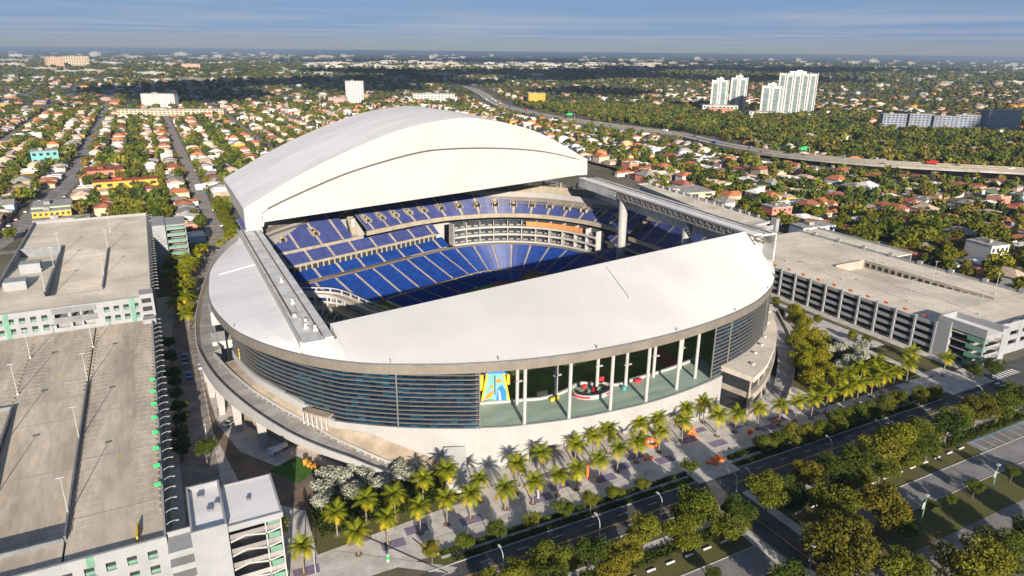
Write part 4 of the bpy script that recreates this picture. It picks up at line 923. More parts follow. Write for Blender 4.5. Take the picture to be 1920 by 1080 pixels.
# --- low garage beyond the beam
G4 = thing('parking_garage', 'long pale garage roof running beside the dark track beam', 'parking garage', (305, 345, 0))
b = MB(); P4 = [(291, 279), (317, 284), (326, 350), (329, 414), (318, 414)]; b.prism(P4, 11.4, 12); b2 = MB(); b2.prism([(292, 282), (316.5, 286), (328, 412), (319, 412)], 0, 11.4)
gp(G4, b, 'roof_deck', M['gar_deck2']); gp(G4, b2, 'wall', M['gar_wall'])
b = MB()
for i in range(5):
    a, c = P4[i], P4[(i+1) % 5]; b.beam((*a, 12.5), (*c, 12.5), .4, 1.0)
for k in range(16): t = k/15; b.box(317+11*t, 318.2+11*t, 286+t*126, 287.6+t*126, 12, 14)
b.box(300, 316, 280.6, 281, 8, 11).box(316, 318.6, 279, 283, 0, 15); gp(G4, b, 'parapet', M['gar_wall'])
def under_at(root, parent_name, *kids):
    base = lambda o: o.name.split('.')[0]
    q = [o for o in root.children if base(o) == parent_name][0]
    for o in list(root.children):
        if base(o) in kids: o.location = o.location-q.location; o.parent = q
under_at(G1, 'front_wall', 'window', 'mint_strip'); under_at(G1, 'street_wall', 'wall_lamp', 'level_sign', 'mint_screen'); under_at(G1, 'stair_tower', 'tower_roof', 'roof_fans', 'stair_flights', 'stair_landing', 'stair_mint_panel', 'tower_bridge'); under_at(G1, 'roof_deck', 'stall_stripes', 'wheel_stops', 'yellow_markings', 'ramp_barrier')
under_at(G2, 'front_wall', 'window', 'mint_strip', 'grey_cladding'); under_at(G2, 'parapet_wall', 'wall_lamp'); under_at(G2, 'roof_deck', 'stall_stripes', 'ramp_barrier', 'lift_house'); under_at(G2, 'stair_tower', 'tower_opening')
under_at(G3, 'open_facade', 'level_board'); under_at(G3, 'roof_deck', 'stall_stripes', 'ramp_barrier', 'ramp_openings'); under_at(G3, 'stair_tower', 'tower_roof', 'stair_mint_panel', 'stair_landing', 'red_door')
# ------------------------------------------------------------------ lamps
def pole_meshes(h):
    b = MB(); b.tube([(0, 0, 0), (0, 0, h)], [.13, .08], 6).box(-.3, .3, -.3, .3, 0, .5); p = b.mesh('pole', M['lamp'])
    b = MB(); b.box(-.75, .75, -.25, .25, h, h+.18); return p, b.mesh('lamp_head', M['lamp'])
PM = pole_meshes(9.2)
def put_lamp(x, y, z, label, group, meshes, rz=0.0, cat='lamp post', name='lamp_post'):
    t = thing(name, label, cat, (x, y, z), rz, group); link('pole', meshes[0], t); link('lamp_head', meshes[1], t)
for i, (x, y) in enumerate([(-25.6, 147.5), (-25.6, 180), (-25.6, 214.7), (-25.6, 243)]): put_lamp(x, y, 14, ORD[i]+' roof lamp from the near wall along the inner barrier of signed garage', 'lamp posts on the garage roofs', PM)
for i, (x, y) in enumerate([(-42.4, 158), (-42.4, 186), (-42.4, 215), (-42.4, 242)]): put_lamp(x, y, 14, ORD[i]+' roof lamp from the near wall along the outer barrier of signed garage', 'lamp posts on the garage roofs', PM)
for i, (x, y) in enumerate([(-23.1, 297), (-23.1, 339), (-23.1, 375), (-41, 284), (-41, 316), (-41, 341)]): put_lamp(x, y, 21.5 if y > 285 or x > -30 else 21.5, ORD[i % 3]+(' lamp on the street side barrier' if x > -30 else ' lamp on the box side barrier')+' of the taller garage', 'lamp posts on the garage roofs', PM)
for i, (x, y) in enumerate([(272.8, 138.8), (262, 160), (262, 191), (262, 222), (296, 172), (303, 150), (303, 205), (262, 255)]): put_lamp(x, y, 11.5, ORD[i]+' lamp post on the orange boarded garage roof counted from its stair tower', 'lamp posts on the garage roofs', PM)
for i, (x, y) in enumerate([(296, 284), (300, 310), (304, 335), (309, 360)]): put_lamp(x, y, 12, ORD[i]+' lamp post on the long pale roof beside the track beam', 'lamp posts on the garage roofs', PM)
b = MB(); b.tube([(0, 0, 0), (0, 0, 5.2), (0, .3, 6.2), (0, 1.1, 6.8), (0, 1.9, 6.9)], [.12, .1, .09, .08, .07], 6); sp = b.mesh('pole', M['lamp']); b = MB(); b.box(-.25, .25, 1.5, 2.3, 6.8, 7.0); SL = (sp, b.mesh('lamp_head', M['white']))
for i, (x, y, rz, lb) in enumerate([(53.3, 105.9, 0, 'at the near verge nearest the striped crossing'), (77.4, 105.9, 0, 'second along the near verge of the avenue'), (94.9, 105.9, 0, 'third along the near verge of the avenue'), (117.2, 104.6, 0, 'straight pale one at the junction corner'), (121.4, 104.2, 0, 'curved one at the junction corner'), (152.6, 105.9, 0, 'beyond the junction under the median trees'), (172.7, 105.9, 0, 'second beyond the junction by dense trees'), (221.2, 105.9, 0, 'nearest the far crosswalk'), (18.4, 125, 0, 'beside the dark diagonal line on the plaza'), (2.4, 187, 0, 'beside the dark hedge in the garage street')]):
    put_lamp(x, y, 0, 'curved street lamp '+lb, 'street lamps', SL, rz, 'street lamp', 'street_lamp')
b = MB(); b.tube([(0, 0, 0), (0, 0, 8.2)], [.16, .1], 6); p1 = b.mesh('pole', M['mint']); b = MB(); b.box(-.5, .5, -.3, .3, 8.2, 8.5).box(-.9, -.1, -.05, .05, 4.8, 6.6); BL = (p1, b.mesh('lamp_head', M['lamp']))
for i, (x, y) in enumerate([(149.2, 77.5), (177.6, 77.5), (111, 77)]): put_lamp(x, y, 0, 'green banner lamp '+['between the two grey parking lanes by the big trees', 'further along the lawn between the grey lanes', 'at the cross street corner below the large brown tree'][i], 'banner lamps in the parking lot', BL, 0, 'street lamp', 'banner_lamp')
# ------------------------------------------------------------------ plants
def quads_mesh(name, P, Nn, size, m, seed):
    r = np.random.default_rng(seed); n = len(P)
    Nn = Nn/np.linalg.norm(Nn, axis=1, keepdims=True); a = np.cross(Nn, r.normal(size=(n, 3))); a /= np.linalg.norm(a, axis=1, keepdims=True)+1e-9; c = np.cross(Nn, a)
    s = (size*r.uniform(.6, 1.35, n))[:, None]*.5; e = r.uniform(.6, 1.0, n)[:, None]
    V = np.stack([P-a*s-c*s*e, P+a*s-c*s*e, P+a*s+c*s*e, P-a*s+c*s*e], 1).reshape(-1, 3)
    return raw_mesh(name, V, np.arange(n*4).reshape(-1, 4), m)
def raw_mesh(name, V, F, m, tint=None):
    me = bpy.data.meshes.new(name); k = F.shape[1]
    me.vertices.add(len(V)); me.vertices.foreach_set('co', V.astype(np.float32).ravel())
    me.loops.add(F.size); me.loops.foreach_set('vertex_index', F.astype(np.int32).ravel())
    me.polygons.add(len(F)); me.polygons.foreach_set('loop_start', np.arange(0, F.size, k, dtype=np.int32))
    me.update(calc_edges=True)
    if tint is not None:
        at = me.color_attributes.new('tint', 'FLOAT_COLOR', 'POINT'); at.data.foreach_set('color', np.c_[tint, np.ones(len(tint))].astype(np.float32).ravel())
    for q in (m if isinstance(m, (list, tuple)) else [m]): me.materials.append(q)
    return me
def crown_mesh(name, n, leaf, seed, m, lobes=11, zs=.72, spread=.62, lr=(.30, .5)):
    r = np.random.default_rng(seed); C = r.normal(size=(lobes, 3)); C /= np.linalg.norm(C, axis=1, keepdims=True); C *= spread*r.uniform(.45, 1.0, (lobes, 1)); C[:, 2] *= zs
    rad = r.uniform(*lr, lobes); w = rad**2/np.sum(rad**2); k = r.choice(lobes, n, p=w)
    d = r.normal(size=(n, 3)); d /= np.linalg.norm(d, axis=1, keepdims=True); q = r.uniform(.55, 1.08, n)**.7
    P = C[k]+d*(rad[k]*q)[:, None]*np.array([1, 1, .85]); Nn = d*.8+r.normal(size=(n, 3))*.6+np.array([0, 0, .25])
    return quads_mesh(name, P, Nn, leaf, m, seed+99)
def trunk_mesh(seed, h=1.0, m=None):
    r = random.Random(seed); b = MB(); lean = (r.uniform(-.08, .08), r.uniform(-.08, .08))
    b.tube([(0, 0, -.05), (lean[0]*.4, lean[1]*.4, h*.45), (lean[0], lean[1], h)], [.055, .042, .02], 6)
    for k in range(4):
        a = r.uniform(0, 6.3); s = h*r.uniform(.4, .6); b.tube([(lean[0]*.5, lean[1]*.5, s), (math.cos(a)*.22, math.sin(a)*.22, s+.25), (math.cos(a)*.42, math.sin(a)*.42, s+.42)], [.028, .018, .008], 5)
    return b.mesh('trunk', m or M['trunk'])
CR = {k: [crown_mesh('crown', n, lf, 10+i*7+j, M[mm], **kw) for i in range(cnt)] for j, (k, n, lf, mm, cnt, kw) in enumerate([
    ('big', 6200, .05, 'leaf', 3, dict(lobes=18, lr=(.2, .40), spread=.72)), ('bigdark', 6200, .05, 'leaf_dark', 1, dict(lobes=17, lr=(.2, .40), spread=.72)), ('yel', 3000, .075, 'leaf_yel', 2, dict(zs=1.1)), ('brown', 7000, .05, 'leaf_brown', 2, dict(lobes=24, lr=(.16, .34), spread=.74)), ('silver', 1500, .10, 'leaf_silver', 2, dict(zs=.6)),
    ('round', 1500, .11, 'leaf', 2, dict(spread=.35, lr=(.5, .62))), ('mid', 520, .19, 'leaf', 5, dict(lobes=9)), ('midyel', 480, .19, 'leaf_yel', 1, dict(lobes=8)), ('midbrown', 480, .19, 'leaf_brown', 1, dict(lobes=8)), ('middark', 520, .19, 'leaf_dark', 2, dict(lobes=9))])}
TR = [trunk_mesh(i) for i in range(4)]
def put_tree(x, y, rad, h, kind, label, group, name='street_tree', cat='tree', hz=.78):
    t = thing(name, label, cat, (x, y, 0), random.uniform(0, 6.28), group)
    c = link('crown', random.choice(CR[kind]), t, (0, 0, h-rad*hz*.85), random.uniform(0, 6.28), (rad*random.uniform(.92, 1.08), rad, rad*hz*1.15))
    tk = max(.8, h-rad*.7); link('trunk', random.choice(TR), t, (0, 0, 0), 0, (rad*1.1, rad*1.1, tk)); return t
# hedge row trees beside the avenue
HT = [(41.5, 116.7), (49, 116.6), (57, 115.9), (65.8, 116.2), (73.8, 116.1), (81.7, 116), (88.3, 115.9), (96.6, 115.9), (113.1, 116.7), (139.8, 117.4), (145.2, 116.9), (151.9, 117), (156.5, 116.4), (161.8, 116.2), (167.0, 116.5), (172, 116.5), (177, 116.6), (184, 116.9), (191.5, 116.9), (199, 117.2), (206, 115.9), (213, 115.9)]
for i, (x, y) in enumerate(HT):
    put_tree(x, y, random.uniform(2.9, 3.5) if x < 120 else random.uniform(3.9, 4.9), random.uniform(5.6, 7.0), 'big', (ORD[i]+' small tree in the hedge strip counted from the diagonal path end' if x < 120 else ORD[i-9]+' small tree in the hedge strip counted from the orange zigzag letter'), 'small trees in the hedge strip')
BT = [(117.3, 95.2, 5.4, 13, 'big', 'airy tall tree at the junction corner with pale branches'), (85.4, 100, 4.6, 9, 'big', 'low spreading tree on the near verge past the third street lamp'), (99.7, 99.6, 6.4, 11.5, 'big', 'broad yellow-green tree overhanging the avenue before the junction'), (108, 95.4, 4.4, 9.5, 'bigdark', 'dense dark round tree on the corner lawn before the junction'), (92.6, 95.4, 4.6, 9, 'big', 'round tree beside the row of white parking stones'), (79, 97.5, 4.2, 8, 'big', 'tree between the avenue verge and the white stones'), (62.6, 101.4, 4.6, 8, 'big', 'tree on the verge beside the second street lamp'), (70.8, 99.6, 4.4, 8.4, 'bigdark', 'darker tree third along the near verge'), (54, 100.6, 4.2, 7.5, 'big', 'tree on the verge by the nearest street lamp'),
      (118.5, 75, 8.2, 14, 'brown', 'huge olive brown tree over the cross street'), (139.3, 81.5, 6.4, 11.5, 'brown', 'large golden brown tree beside the grey parking lane'), (131.5, 87.5, 6.0, 11, 'big', 'bright green tree beside the huge brown one'), (134, 98.5, 4.6, 9.5, 'brown', 'russet topped tree at the far junction corner'), (142, 97.5, 5.2, 10, 'bigdark', 'dark spreading tree beyond the russet one'), (152, 98, 5.6, 10, 'bigdark', 'dark wide tree on the verge under the sixth street lamp'), (161.2, 97.5, 6.4, 10.5, 'big', 'broad green tree mid way along the far verge'), (171, 99.6, 5.6, 10.5, 'yel', 'yellow tree on the far verge'), (180, 98.8, 5.8, 10, 'big', 'green tree next to the yellow verge tree'), (190, 97.6, 5.4, 10, 'bigdark', 'dark tree beyond the footway on the far verge'), (198, 100, 5.4, 10, 'big', 'tree on the far verge above the blue marked bays'), (207, 99.3, 5.6, 10.5, 'brown', 'brownish tree near the far crosswalk'), (216, 98, 6, 11, 'big', 'green tree at the far end of the verge'), (226, 99, 6, 11, 'bigdark', 'last dark tree on the verge by the crossing'),
      (137.2, 60.5, 7.5, 12.5, 'big', 'large green tree at the bottom frame edge beside the second lane'), (148.5, 60, 5.6, 10, 'bigdark', 'dark tree beside the second grey lane'), (102, 74.5, 5.5, 9, 'bigdark', 'dark tree at the cross street corner beneath the banner lamp'), (245.8, 116.5, 4.6, 8, 'bigdark', 'dark leafy tree beside the green stair tower'), (239.5, 118.8, 4, 6.6, 'bigdark', 'dense shrub like tree by the crosswalk and stair tower'), (186.8, 78, 2.4, 5, 'bigdark', 'small dark tree on the lawn between lanes far end'), (170.9, 78.3, 2.6, 5.2, 'big', 'small bright tree on the lawn between lanes'), (161.4, 78.2, 1.9, 4.2, 'big', 'thin young tree on the lawn between lanes'), (154.6, 79.3, 2.2, 4.4, 'bigdark', 'low dark tree on the lawn beside the banner lamp'), (139, 74.5, 3.0, 6, 'bigdark', 'shaded tree behind the golden brown one'), (92, 85, 2.4, 4, 'bigdark', 'low bush beside the near parking lane'),
      (1.6, 178, 3.8, 8.5, 'bigdark', 'dark round tree alone between garage and ramp'), (66, 93, 3.8, 7, 'big', 'tree at the bottom frame edge beside the near lawn'), (188, 62, 5, 9, 'brown', 'brown tree at the frame corner beyond the second lane')]
BT += [(126, 97, 4.4, 8.5, 'bigdark', 'dark tree crowding the far junction corner'), (147, 93, 4.6, 8.5, 'big', 'green tree leaning over the white stones beyond the russet tree'), (156, 93.5, 4.2, 8, 'big', 'green tree above the white stones under the yellow tree'), (166, 94.5, 4.4, 8, 'big', 'low green tree by the white stones mid lot'), (176, 94, 4.4, 8, 'bigdark', 'dark low tree by the white stones further on'), (126, 82, 5.2, 10, 'bigdark', 'dark green tree behind the huge olive brown one'), (112.5, 69, 6, 10.5, 'brown', 'olive brown tree low at the frame edge by the cross street'), (104, 93, 4.6, 8.5, 'big', 'green tree beside the white stones before the junction'), (73, 94, 4.4, 7.8, 'big', 'green tree over the white stones near the second lamp'), (60, 97, 4.4, 7.5, 'bigdark', 'dark tree over the near lawn'), (48, 101, 4.0, 7, 'big', 'tree at the near end of the verge'), (125, 66, 5.5, 9.5, 'big', 'green tree at the frame edge between brown trees'), (232, 92, 5, 9, 'big', 'tree at the end of the blue marked bays'), (240, 98, 5, 9, 'brown', 'brownish tree by the far corner of the lot'), (160, 60, 5.5, 9.5, 'big', 'green tree past the second lane at the frame edge'), (172, 59, 5, 9, 'bigdark', 'dark tree furthest along the second lane')]
for x, y, rad, h, k, lb in BT: put_tree(x, y, rad*(1.18 if y < 105 and rad > 4 else 1.0), h*(1.05 if y < 105 else 1), k, lb, 'large trees along the avenue and lots')
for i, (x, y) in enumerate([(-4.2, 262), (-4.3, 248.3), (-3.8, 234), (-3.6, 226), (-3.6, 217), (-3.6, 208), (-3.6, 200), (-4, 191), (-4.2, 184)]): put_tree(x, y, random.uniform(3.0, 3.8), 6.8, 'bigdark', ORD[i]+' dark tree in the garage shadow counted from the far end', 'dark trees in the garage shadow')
for i, (x, y) in enumerate([(213.5, 168.6), (206, 163), (199, 157), (193, 150.5), (187.3, 144.5), (182.5, 137.8), (196, 146), (203, 152), (190, 138), (218, 176), (224, 182), (200, 161), (209, 159), (188, 148), (215, 170)]): put_tree(x, y, random.uniform(4.0, 5.0), random.uniform(8.5, 10.5), 'yel', ORD[i]+' feathery yellow-green tree beside the curved side ramp', 'feathery trees by the side ramp')
for i, (x, y) in enumerate([(234.9, 201.9), (233.5, 192), (233.3, 186.6), (233.2, 178.2), (220.1, 168.4), (217.5, 161), (231.2, 160.1), (232.2, 154.8), (224.6, 189.7), (225.6, 184.2)]): put_tree(x, y, random.uniform(2.2, 2.7), 4.8, 'round', ORD[i]+' clipped round tree on the path beside the open garage', 'round trees by the garage path', hz=1.0)
for i, (x, y) in enumerate([(208.6, 153.5), (214.5, 152.7), (209, 144.2), (222.6, 150.4), (202, 142), (216, 145), (26.2, 150.1), (30.8, 152.8), (32.4, 146.2), (37.5, 151), (39.2, 146.1), (44.6, 149.4), (24.2, 145.0), (47.6, 146.6), (35.4, 155.5), (28.5, 155.5)]): put_tree(x, y, random.uniform(3.0, 3.7) if i > 5 else 3.6, 5.6 if i > 5 else 6.2, 'silver', (ORD[i]+' silver-grey buttonwood beside the yellow-green trees' if i < 6 else ORD[i-6]+' silver-grey buttonwood at the foot of the spiral ramp'), 'silver buttonwood trees')
# palms
def palm_crown(seed):
    r = random.Random(seed); V, F, MI = [], [], []
    nf = 21
    for k in range(nf):
        az = k*2.399+r.uniform(-.25, .25); tier_ = k/nf; el = R(72-95*tier_+r.uniform(-8, 8)); ln = r.uniform(2.3, 2.9); droop = r.uniform(.5, .95)
        old = tier_ > .74; pts = []; p = np.array([0., 0, 0]); e = el
        for s in range(8):
            pts.append(p.copy()); p = p+np.array([math.cos(az)*math.cos(e), math.sin(az)*math.cos(e), math.sin(e)])*ln/7; e -= droop/4.2
        side = np.array([-math.sin(az), math.cos(az), 0])
        for s in range(7):
            a, c = pts[s], pts[s+1]; w = [.34, .70, .88, .90, .80, .60, .34][s]
            for sg_ in (-1, 1):
                for q in range(2):
                    o = a+(c-a)*(q*.5-.1); o2 = a+(c-a)*(q*.5+.46); tip = o2+(c-a)*.35+side*sg_*w+np.array([0, 0, -.30*w])
                    b0 = len(V); V += [o, o2, tip]; F.append((b0, b0+1, b0+2)); MI.append(1 if old and r.random() < .85 else 0)
    me = raw_mesh('crown', np.array(V), np.array(F), [M['frond'], M['frond_y']]); me.polygons.foreach_set('material_index', MI); return me
PC = [palm_crown(i) for i in range(5)]
def palm_trunk(seed):
    r = random.Random(seed); b = MB(); l = r.uniform(-.25, .25); b.tube([(0, 0, 0), (l*.2, 0, .33), (l*.6, 0, .66), (l, 0, 1.0)], [.2, .15, .14, .12], 7); return b.mesh('trunk', M['ptrunk']), l
PT = [palm_trunk(i) for i in range(4)]
ringm = MB().tube([(0, 0, .02), (0, 0, .1)], .9, 10).mesh('planting_ring', M['bare'])
def put_palm(x, y, h, label, group, s=1.0, ring=True):
    t = thing('palm_tree', label, 'palm tree', (x, y, 0), random.uniform(0, 6.28), group); tm, l = random.choice(PT)
    link('trunk', tm, t, (0, 0, 0), 0, (1, 1, h)); link('crown', random.choice(PC), t, (l, 0, h-.05), random.uniform(0, 6.28), s)
    if ring: link('planting_ring', ringm, t)
PF = [(12.9,134.5),(16.2,126.1),(25.5,135.0),(28.1,126.6),(32.7,136.6),(34.8,127.0),(39.3,135.0),(42.7,127.3),(47.2,137.8),(49.3,127.4),(53.7,138.4),(55.1,127.0),(60.0,132.1),(64.1,126.6),(71.3,134.0),(71.2,125.6),(78.9,135.5),(78.2,125.5),(84.0,125.6),(89.5,135.3),(91.1,126.2),(95.0,135.4),(100.7,136.1),(97.7,127.5),(105.1,129.0),(111.3,136.3),(113.7,130.3),(117.7,136.3),(123.4,132.1),(128.5,137.0),(136.2,137.5),(134.3,129.6),(140.8,129.1),(147.9,127.3),(155.3,126.0),(161.7,125.7),(167.4,124.7),(174.1,125.1),(182.2,125.3),(189.4,125.7),(196.7,126.1),(202.7,126.5),(208.7,126.9),(217.0,127.7),(233.1,125.3),(228.6,134.7),(186.4,131.9),(193.2,132.8),(201.0,133.4),(210.3,134.6),(176,130.5),(205.5,130.6)]
rows_ = {0: sorted([p for p in PF if p[1] < 131.5]), 1: sorted([p for p in PF if p[1] >= 131.5])}
for ri in (0, 1):
    for i, (x, y) in enumerate(rows_[ri]): put_palm(x, y, random.uniform(5.9, 7.4), f"{ORD[i] if i < 30 else 'last'} coconut palm in the {'outer' if ri == 0 else 'inner'} plaza row counted from the stair tower", 'coconut palms on the plaza', random.uniform(1.18, 1.40))
for i, (x, y) in enumerate([(1.4,324.8),(5.6,334.9),(-.9,297.2),(9.9,354.9),(13.5,372.7),(1.0,362.6),(6.8,361),(16.7,381.7),(-.9,338.0),(2.5,313.0),(30.2,398.0),(25.4,390.9),(3.2,282.5),(5,322),(4,345),(8,343),(4,302),(34,405)]): put_palm(x, y, random.uniform(7, 8.6), ORD[i]+' palm in the cluster between taller garage and stadium roof', 'palms in the garage street', random.uniform(1.25, 1.6), False)
for i, (x, y) in enumerate([(1, 352), (5, 372), (10, 368), (3, 340), (7, 328), (2, 318), (0, 306), (4, 292), (12, 384), (18, 392), (2, 380), (-1, 366), (6, 312)]): put_tree(x, y, random.uniform(3.2, 4.4), random.uniform(7, 9), 'yel' if i % 3 else 'big', ORD[i]+' bushy yellow-green tree among the palms behind the taller garage', 'bushy trees in the garage street')
for i, y in enumerate((420, 434, 447, 460, 476, 492, 508)):
    put_tree(34.5, y, 5.2, 8.5, 'big', ORD[i]+' leafy tree along the street towards the dome', 'trees along the far garage street')
# hedges: clipped ground cover
def hedge(name, label, x0, x1, y0, y1, h, m, n, seed):
    r = np.random.default_rng(seed); P = np.c_[r.uniform(x0, x1, n), r.uniform(y0, y1, n), h*(r.uniform(.15, 1, n)**.5)*(.75+.25*np.sin(r.uniform(0, 6.3, n)))]
    me = quads_mesh(name, P, np.c_[r.normal(size=(n, 2))*.6, np.ones(n)], .42, M[m], seed); o = link(name, me); return tag(o, label, 'hedge', 'hedges along the avenue')
hd = [(44, 113, 117.9, 118.8, 1.1, 'outer hedge of the strip between diagonal path and zigzag letter'), (128.5, 214, 118.2, 119.6, 1.3, 'outer hedge of the strip beyond the zigzag letter')]
for i, (x0, x1, y0, y1, h, lb) in enumerate(hd): hedge('hedge', lb, x0, x1, y0, y1, h, 'hedge', int((x1-x0)*70), 300+i)
for i, x0 in enumerate((46, 55.5, 65, 74.5, 84.5, 94.5, 104.5)+tuple(range(129, 214, 11))):
    hedge('hedge', ORD[i]+' clipped kerbside hedge block counted from the diagonal path', x0, x0+8.4, 114.95, 116.4, .8, 'hedge', 700, 330+i)
hedge('hedge', 'low dark hedge under the trees on the near verge', 60, 108, 95.2, 98.6, .9, 'hedge', 2600, 390); hedge('hedge', 'low dark hedge under the trees on the far verge', 126, 228, 95.2, 98.2, .9, 'hedge', 4600, 391)
hedge('hedge', 'leafy undergrowth around the silver trees by the ramp foot', 22, 56, 136, 150, .7, 'hedge', 6500, 392); hedge('hedge', 'undergrowth below the yellow-green trees', 184, 226, 130, 168, .7, 'hedge', 9000, 393)
b = MB()
for k in range(9): x = 30.2-k*.75; y = 157.2+k*1.2; b.box(x, x+1.2, y, y+1.0, 0, 1.0+.4*(k % 3))
tag(b.build('flower_bed', mat('orange_blossom', (.55, .25, .03), .9, .3, 1.5)), 'bed of orange flowers under the spiral ramp', 'flower bed')
# ------------------------------------------------------------------ letters, vehicles, small things
om = mat('orange_letter_paint', (.72, .16, .03), .5, .05, .6)
def letter(name, label, build, x, y, rz=0.0, m=om):
    b = MB(); build(b); o = b.build(name, [m, M['white']], None, (x, y, 0), rz); return tag(o, label, 'letter sculpture', 'orange letter sculptures')
def zig(b):
    pts = [(-2.8, 1.6), (-1.6, -1.4), (0, 1.4), (1.4, -1.6), (2.6, 1.2)]
    for p, q in zip(pts[:-1], pts[1:]): b.beam((*p, .4), (*q, .4), .45, .8)
letter('letter_sculpture', 'orange zigzag letter lying on the paved crossing to the avenue', zig, 124.8, 119.6, R(20))
def ring_up(b): b.tube([(1.5*math.cos(t), 0, 1.75+1.75*math.sin(t)) for t in np.linspace(0, 6.2832, 25)], .38, 8, False); b.mat(1).tube([(1.4*math.cos(t), -.2, 1.75+1.6*math.sin(t)) for t in np.linspace(0, 6.2832, 25)], .2, 6, False)
letter('letter_sculpture', 'white and orange upright ring letter beside palms on the plaza', ring_up, 89.6, 129.4, R(55))
def ring_flat(b): b.tube([(1.6*math.cos(t), 1.6*math.sin(t), .5+.3*math.sin(t)) for t in np.linspace(0, 6.2832, 25)], .42, 8, False); b.mat(1).tube([(1.5*math.cos(t), 1.5*math.sin(t), .15) for t in np.linspace(0, 6.2832, 25)], .45, 6, False)
letter('letter_sculpture', 'orange ring letter lying flat between palms near the podium', ring_flat, 114.5, 134.6)
def let_a(b): b.beam((-1.5, 0, 0), (0, 0, 3.4), .5, .6); b.beam((1.5, 0, 0), (0, 0, 3.4), .5, .6); b.beam((-1.1, 0, 1.2), (1.1, 0, 1.2), .5, .45)
letter('letter_sculpture', 'orange triangular letter standing under palms on the plaza', let_a, 127.2, 132.2, R(-30))
def bits(b): b.box(-1.3, -.7, -.3, .3, 0, 1.0).box(.2, 1.3, -.3, .3, 0, .9)
letter('letter_sculpture', 'two short orange stubs beside the sidewalk hedge', bits, 108.8, 128.4)
def posts(b): b.box(-.6, -.1, -.3, .3, 0, 1.5).box(.6, 1.1, -.3, .3, 0, 1.4).box(-.1, .6, -.2, .2, .0, .35)
letter('letter_sculpture', 'pair of orange posts on the pale walk past the crossing', posts, 143.8, 126.4)
def arch(b): b.tube([(1.6*math.cos(t), 0, .2+1.1*math.sin(t)) for t in np.linspace(0, 3.14, 12)], .35, 6)
letter('letter_sculpture', 'orange arc letter at a palm foot by the annex', arch, 155.6, 127.3)
b = MB(); b.box(-.5, .5, -.3, .3, 0, 2.6).box(-.4, .4, -.35, .35, 2.6, 3.0); tag(b.build('banner', M['red'], None, (151.2, 146.2, 0)), 'red upright banner at the annex entrance', 'banner')
for i, (x, y, lb) in enumerate([(73.5, 127, 'beside the tenth outer palms'), (102.3, 121.6, 'by the pavement edge near the hedge'), (135.6, 131, 'beside the palm past the triangular letter'), (112.3, 138.0, 'against the podium wall')]):
    b = MB(); b.tube([(0, 0, 0), (0, 0, 2.4)], .28, 8).box(-.35, .35, -.35, .35, 0, .2); tag(b.build('marker_post', M['white'], None, (x, y, 0)), 'white round marker post '+lb, 'post', 'white marker posts')
b = MB(); b.tube([(0, 0, 0), (0, 0, 2.0)], .35, 8).mat(1).tube([(0, 0, .8), (0, 0, 1.7)], .37, 8); tag(b.build('kiosk_sign', [M['white'], M['green_sign']], None, (33.2, 121.6, 0)), 'short green and white sign post on the near plaza', 'sign')
b = MB(); b.beam((22, 146, .05), (43.5, 112.6, .05), .25, .12); b.beam((40.5, 126.5, .05), (43.2, 117.5, .05), .22, .12); tag(b.build('drain_grate', M['black']), 'dark drain line running diagonally across the plaza', 'drain')
b = MB(); b.tube([(.0, 0, .9), (4.6, 0, .9)], .95, 14).box(-.6, .2, -.9, .9, .3, 1.7).mat(1)
for x in (.4, 3.4, 4.2):
    for y in (-.8, .8): b.tube([(x, y-.12, .35), (x, y+.12, .35)], .35, 10)
tag(b.build('tank_trailer', [M['fabric_w'], M['rubber']], None, (17.6, 176.2, .3), R(24)), 'white rounded tank trailer under the spiral ramp', 'trailer')
CARC = {'white': (.7, .7, .7), 'silver': (.38, .39, .40), 'black': (.015, .015, .018), 'blue': (.02, .07, .25), 'red': (.45, .02, .02), 'grey': (.12, .12, .13), 'tan': (.35, .30, .22)}
CM = {k: mat(k+'_car_paint', c, .25, .02, 1, spec=.6) for k, c in CARC.items()}
def car_meshes(kind):
    b = MB(); Lr, Wd = {'car': (4.5, 1.8), 'pickup': (5.6, 2.0), 'truck': (9.5, 2.5)}[kind]; l, w = Lr/2, Wd/2
    if kind == 'truck':
        b.box(-l, l-2.6, -w, w, 1.0, 3.6).box(l-2.4, l, -w*.94, w*.94, .7, 2.7); g = MB().box(l-.9, l+.02, -w*.85, w*.85, 1.7, 2.5)
    else:
        b.hexa([(-l, -w, .35), (l, -w, .35), (l, w, .35), (-l, w, .35)], [(-l+.1, -w*.96, .92), (l-.15, -w*.96, .82), (l-.15, w*.96, .82), (-l+.1, w*.96, .92)])
        c0, c1 = (-l*.55, l*.42) if kind == 'car' else (-.5, l*.45)
        b.hexa([(c0+.5, -w*.72, 1.40), (c1-.75, -w*.72, 1.40), (c1-.75, w*.72, 1.40), (c0+.5, w*.72, 1.40)], [(c0+.55, -w*.7, 1.46), (c1-.8, -w*.7, 1.46), (c1-.8, w*.7, 1.46), (c0+.55, w*.7, 1.46)])
        g = MB().hexa([(c0, -w*.88, .86), (c1, -w*.88, .86), (c1, w*.88, .86), (c0, w*.88, .86)], [(c0+.5, -w*.72, 1.40), (c1-.75, -w*.72, 1.40), (c1-.75, w*.72, 1.40), (c0+.5, w*.72, 1.40)])
        if kind == 'pickup': b.box(-l+.1, c0, -w*.96, -w*.86, .9, 1.15).box(-l+.1, c0, w*.86, w*.96, .9, 1.15)
    t = MB(); t.tube([(0, -.12, 0), (0, .12, 0)], .34 if kind != 'truck' else .5, 12)
    return b, g.mesh('window_band', M['carglass']), t.mesh('wheel', M['rubber']), l, w
CARP = {k: car_meshes(k) for k in ('car', 'pickup', 'truck')}; CB = {}
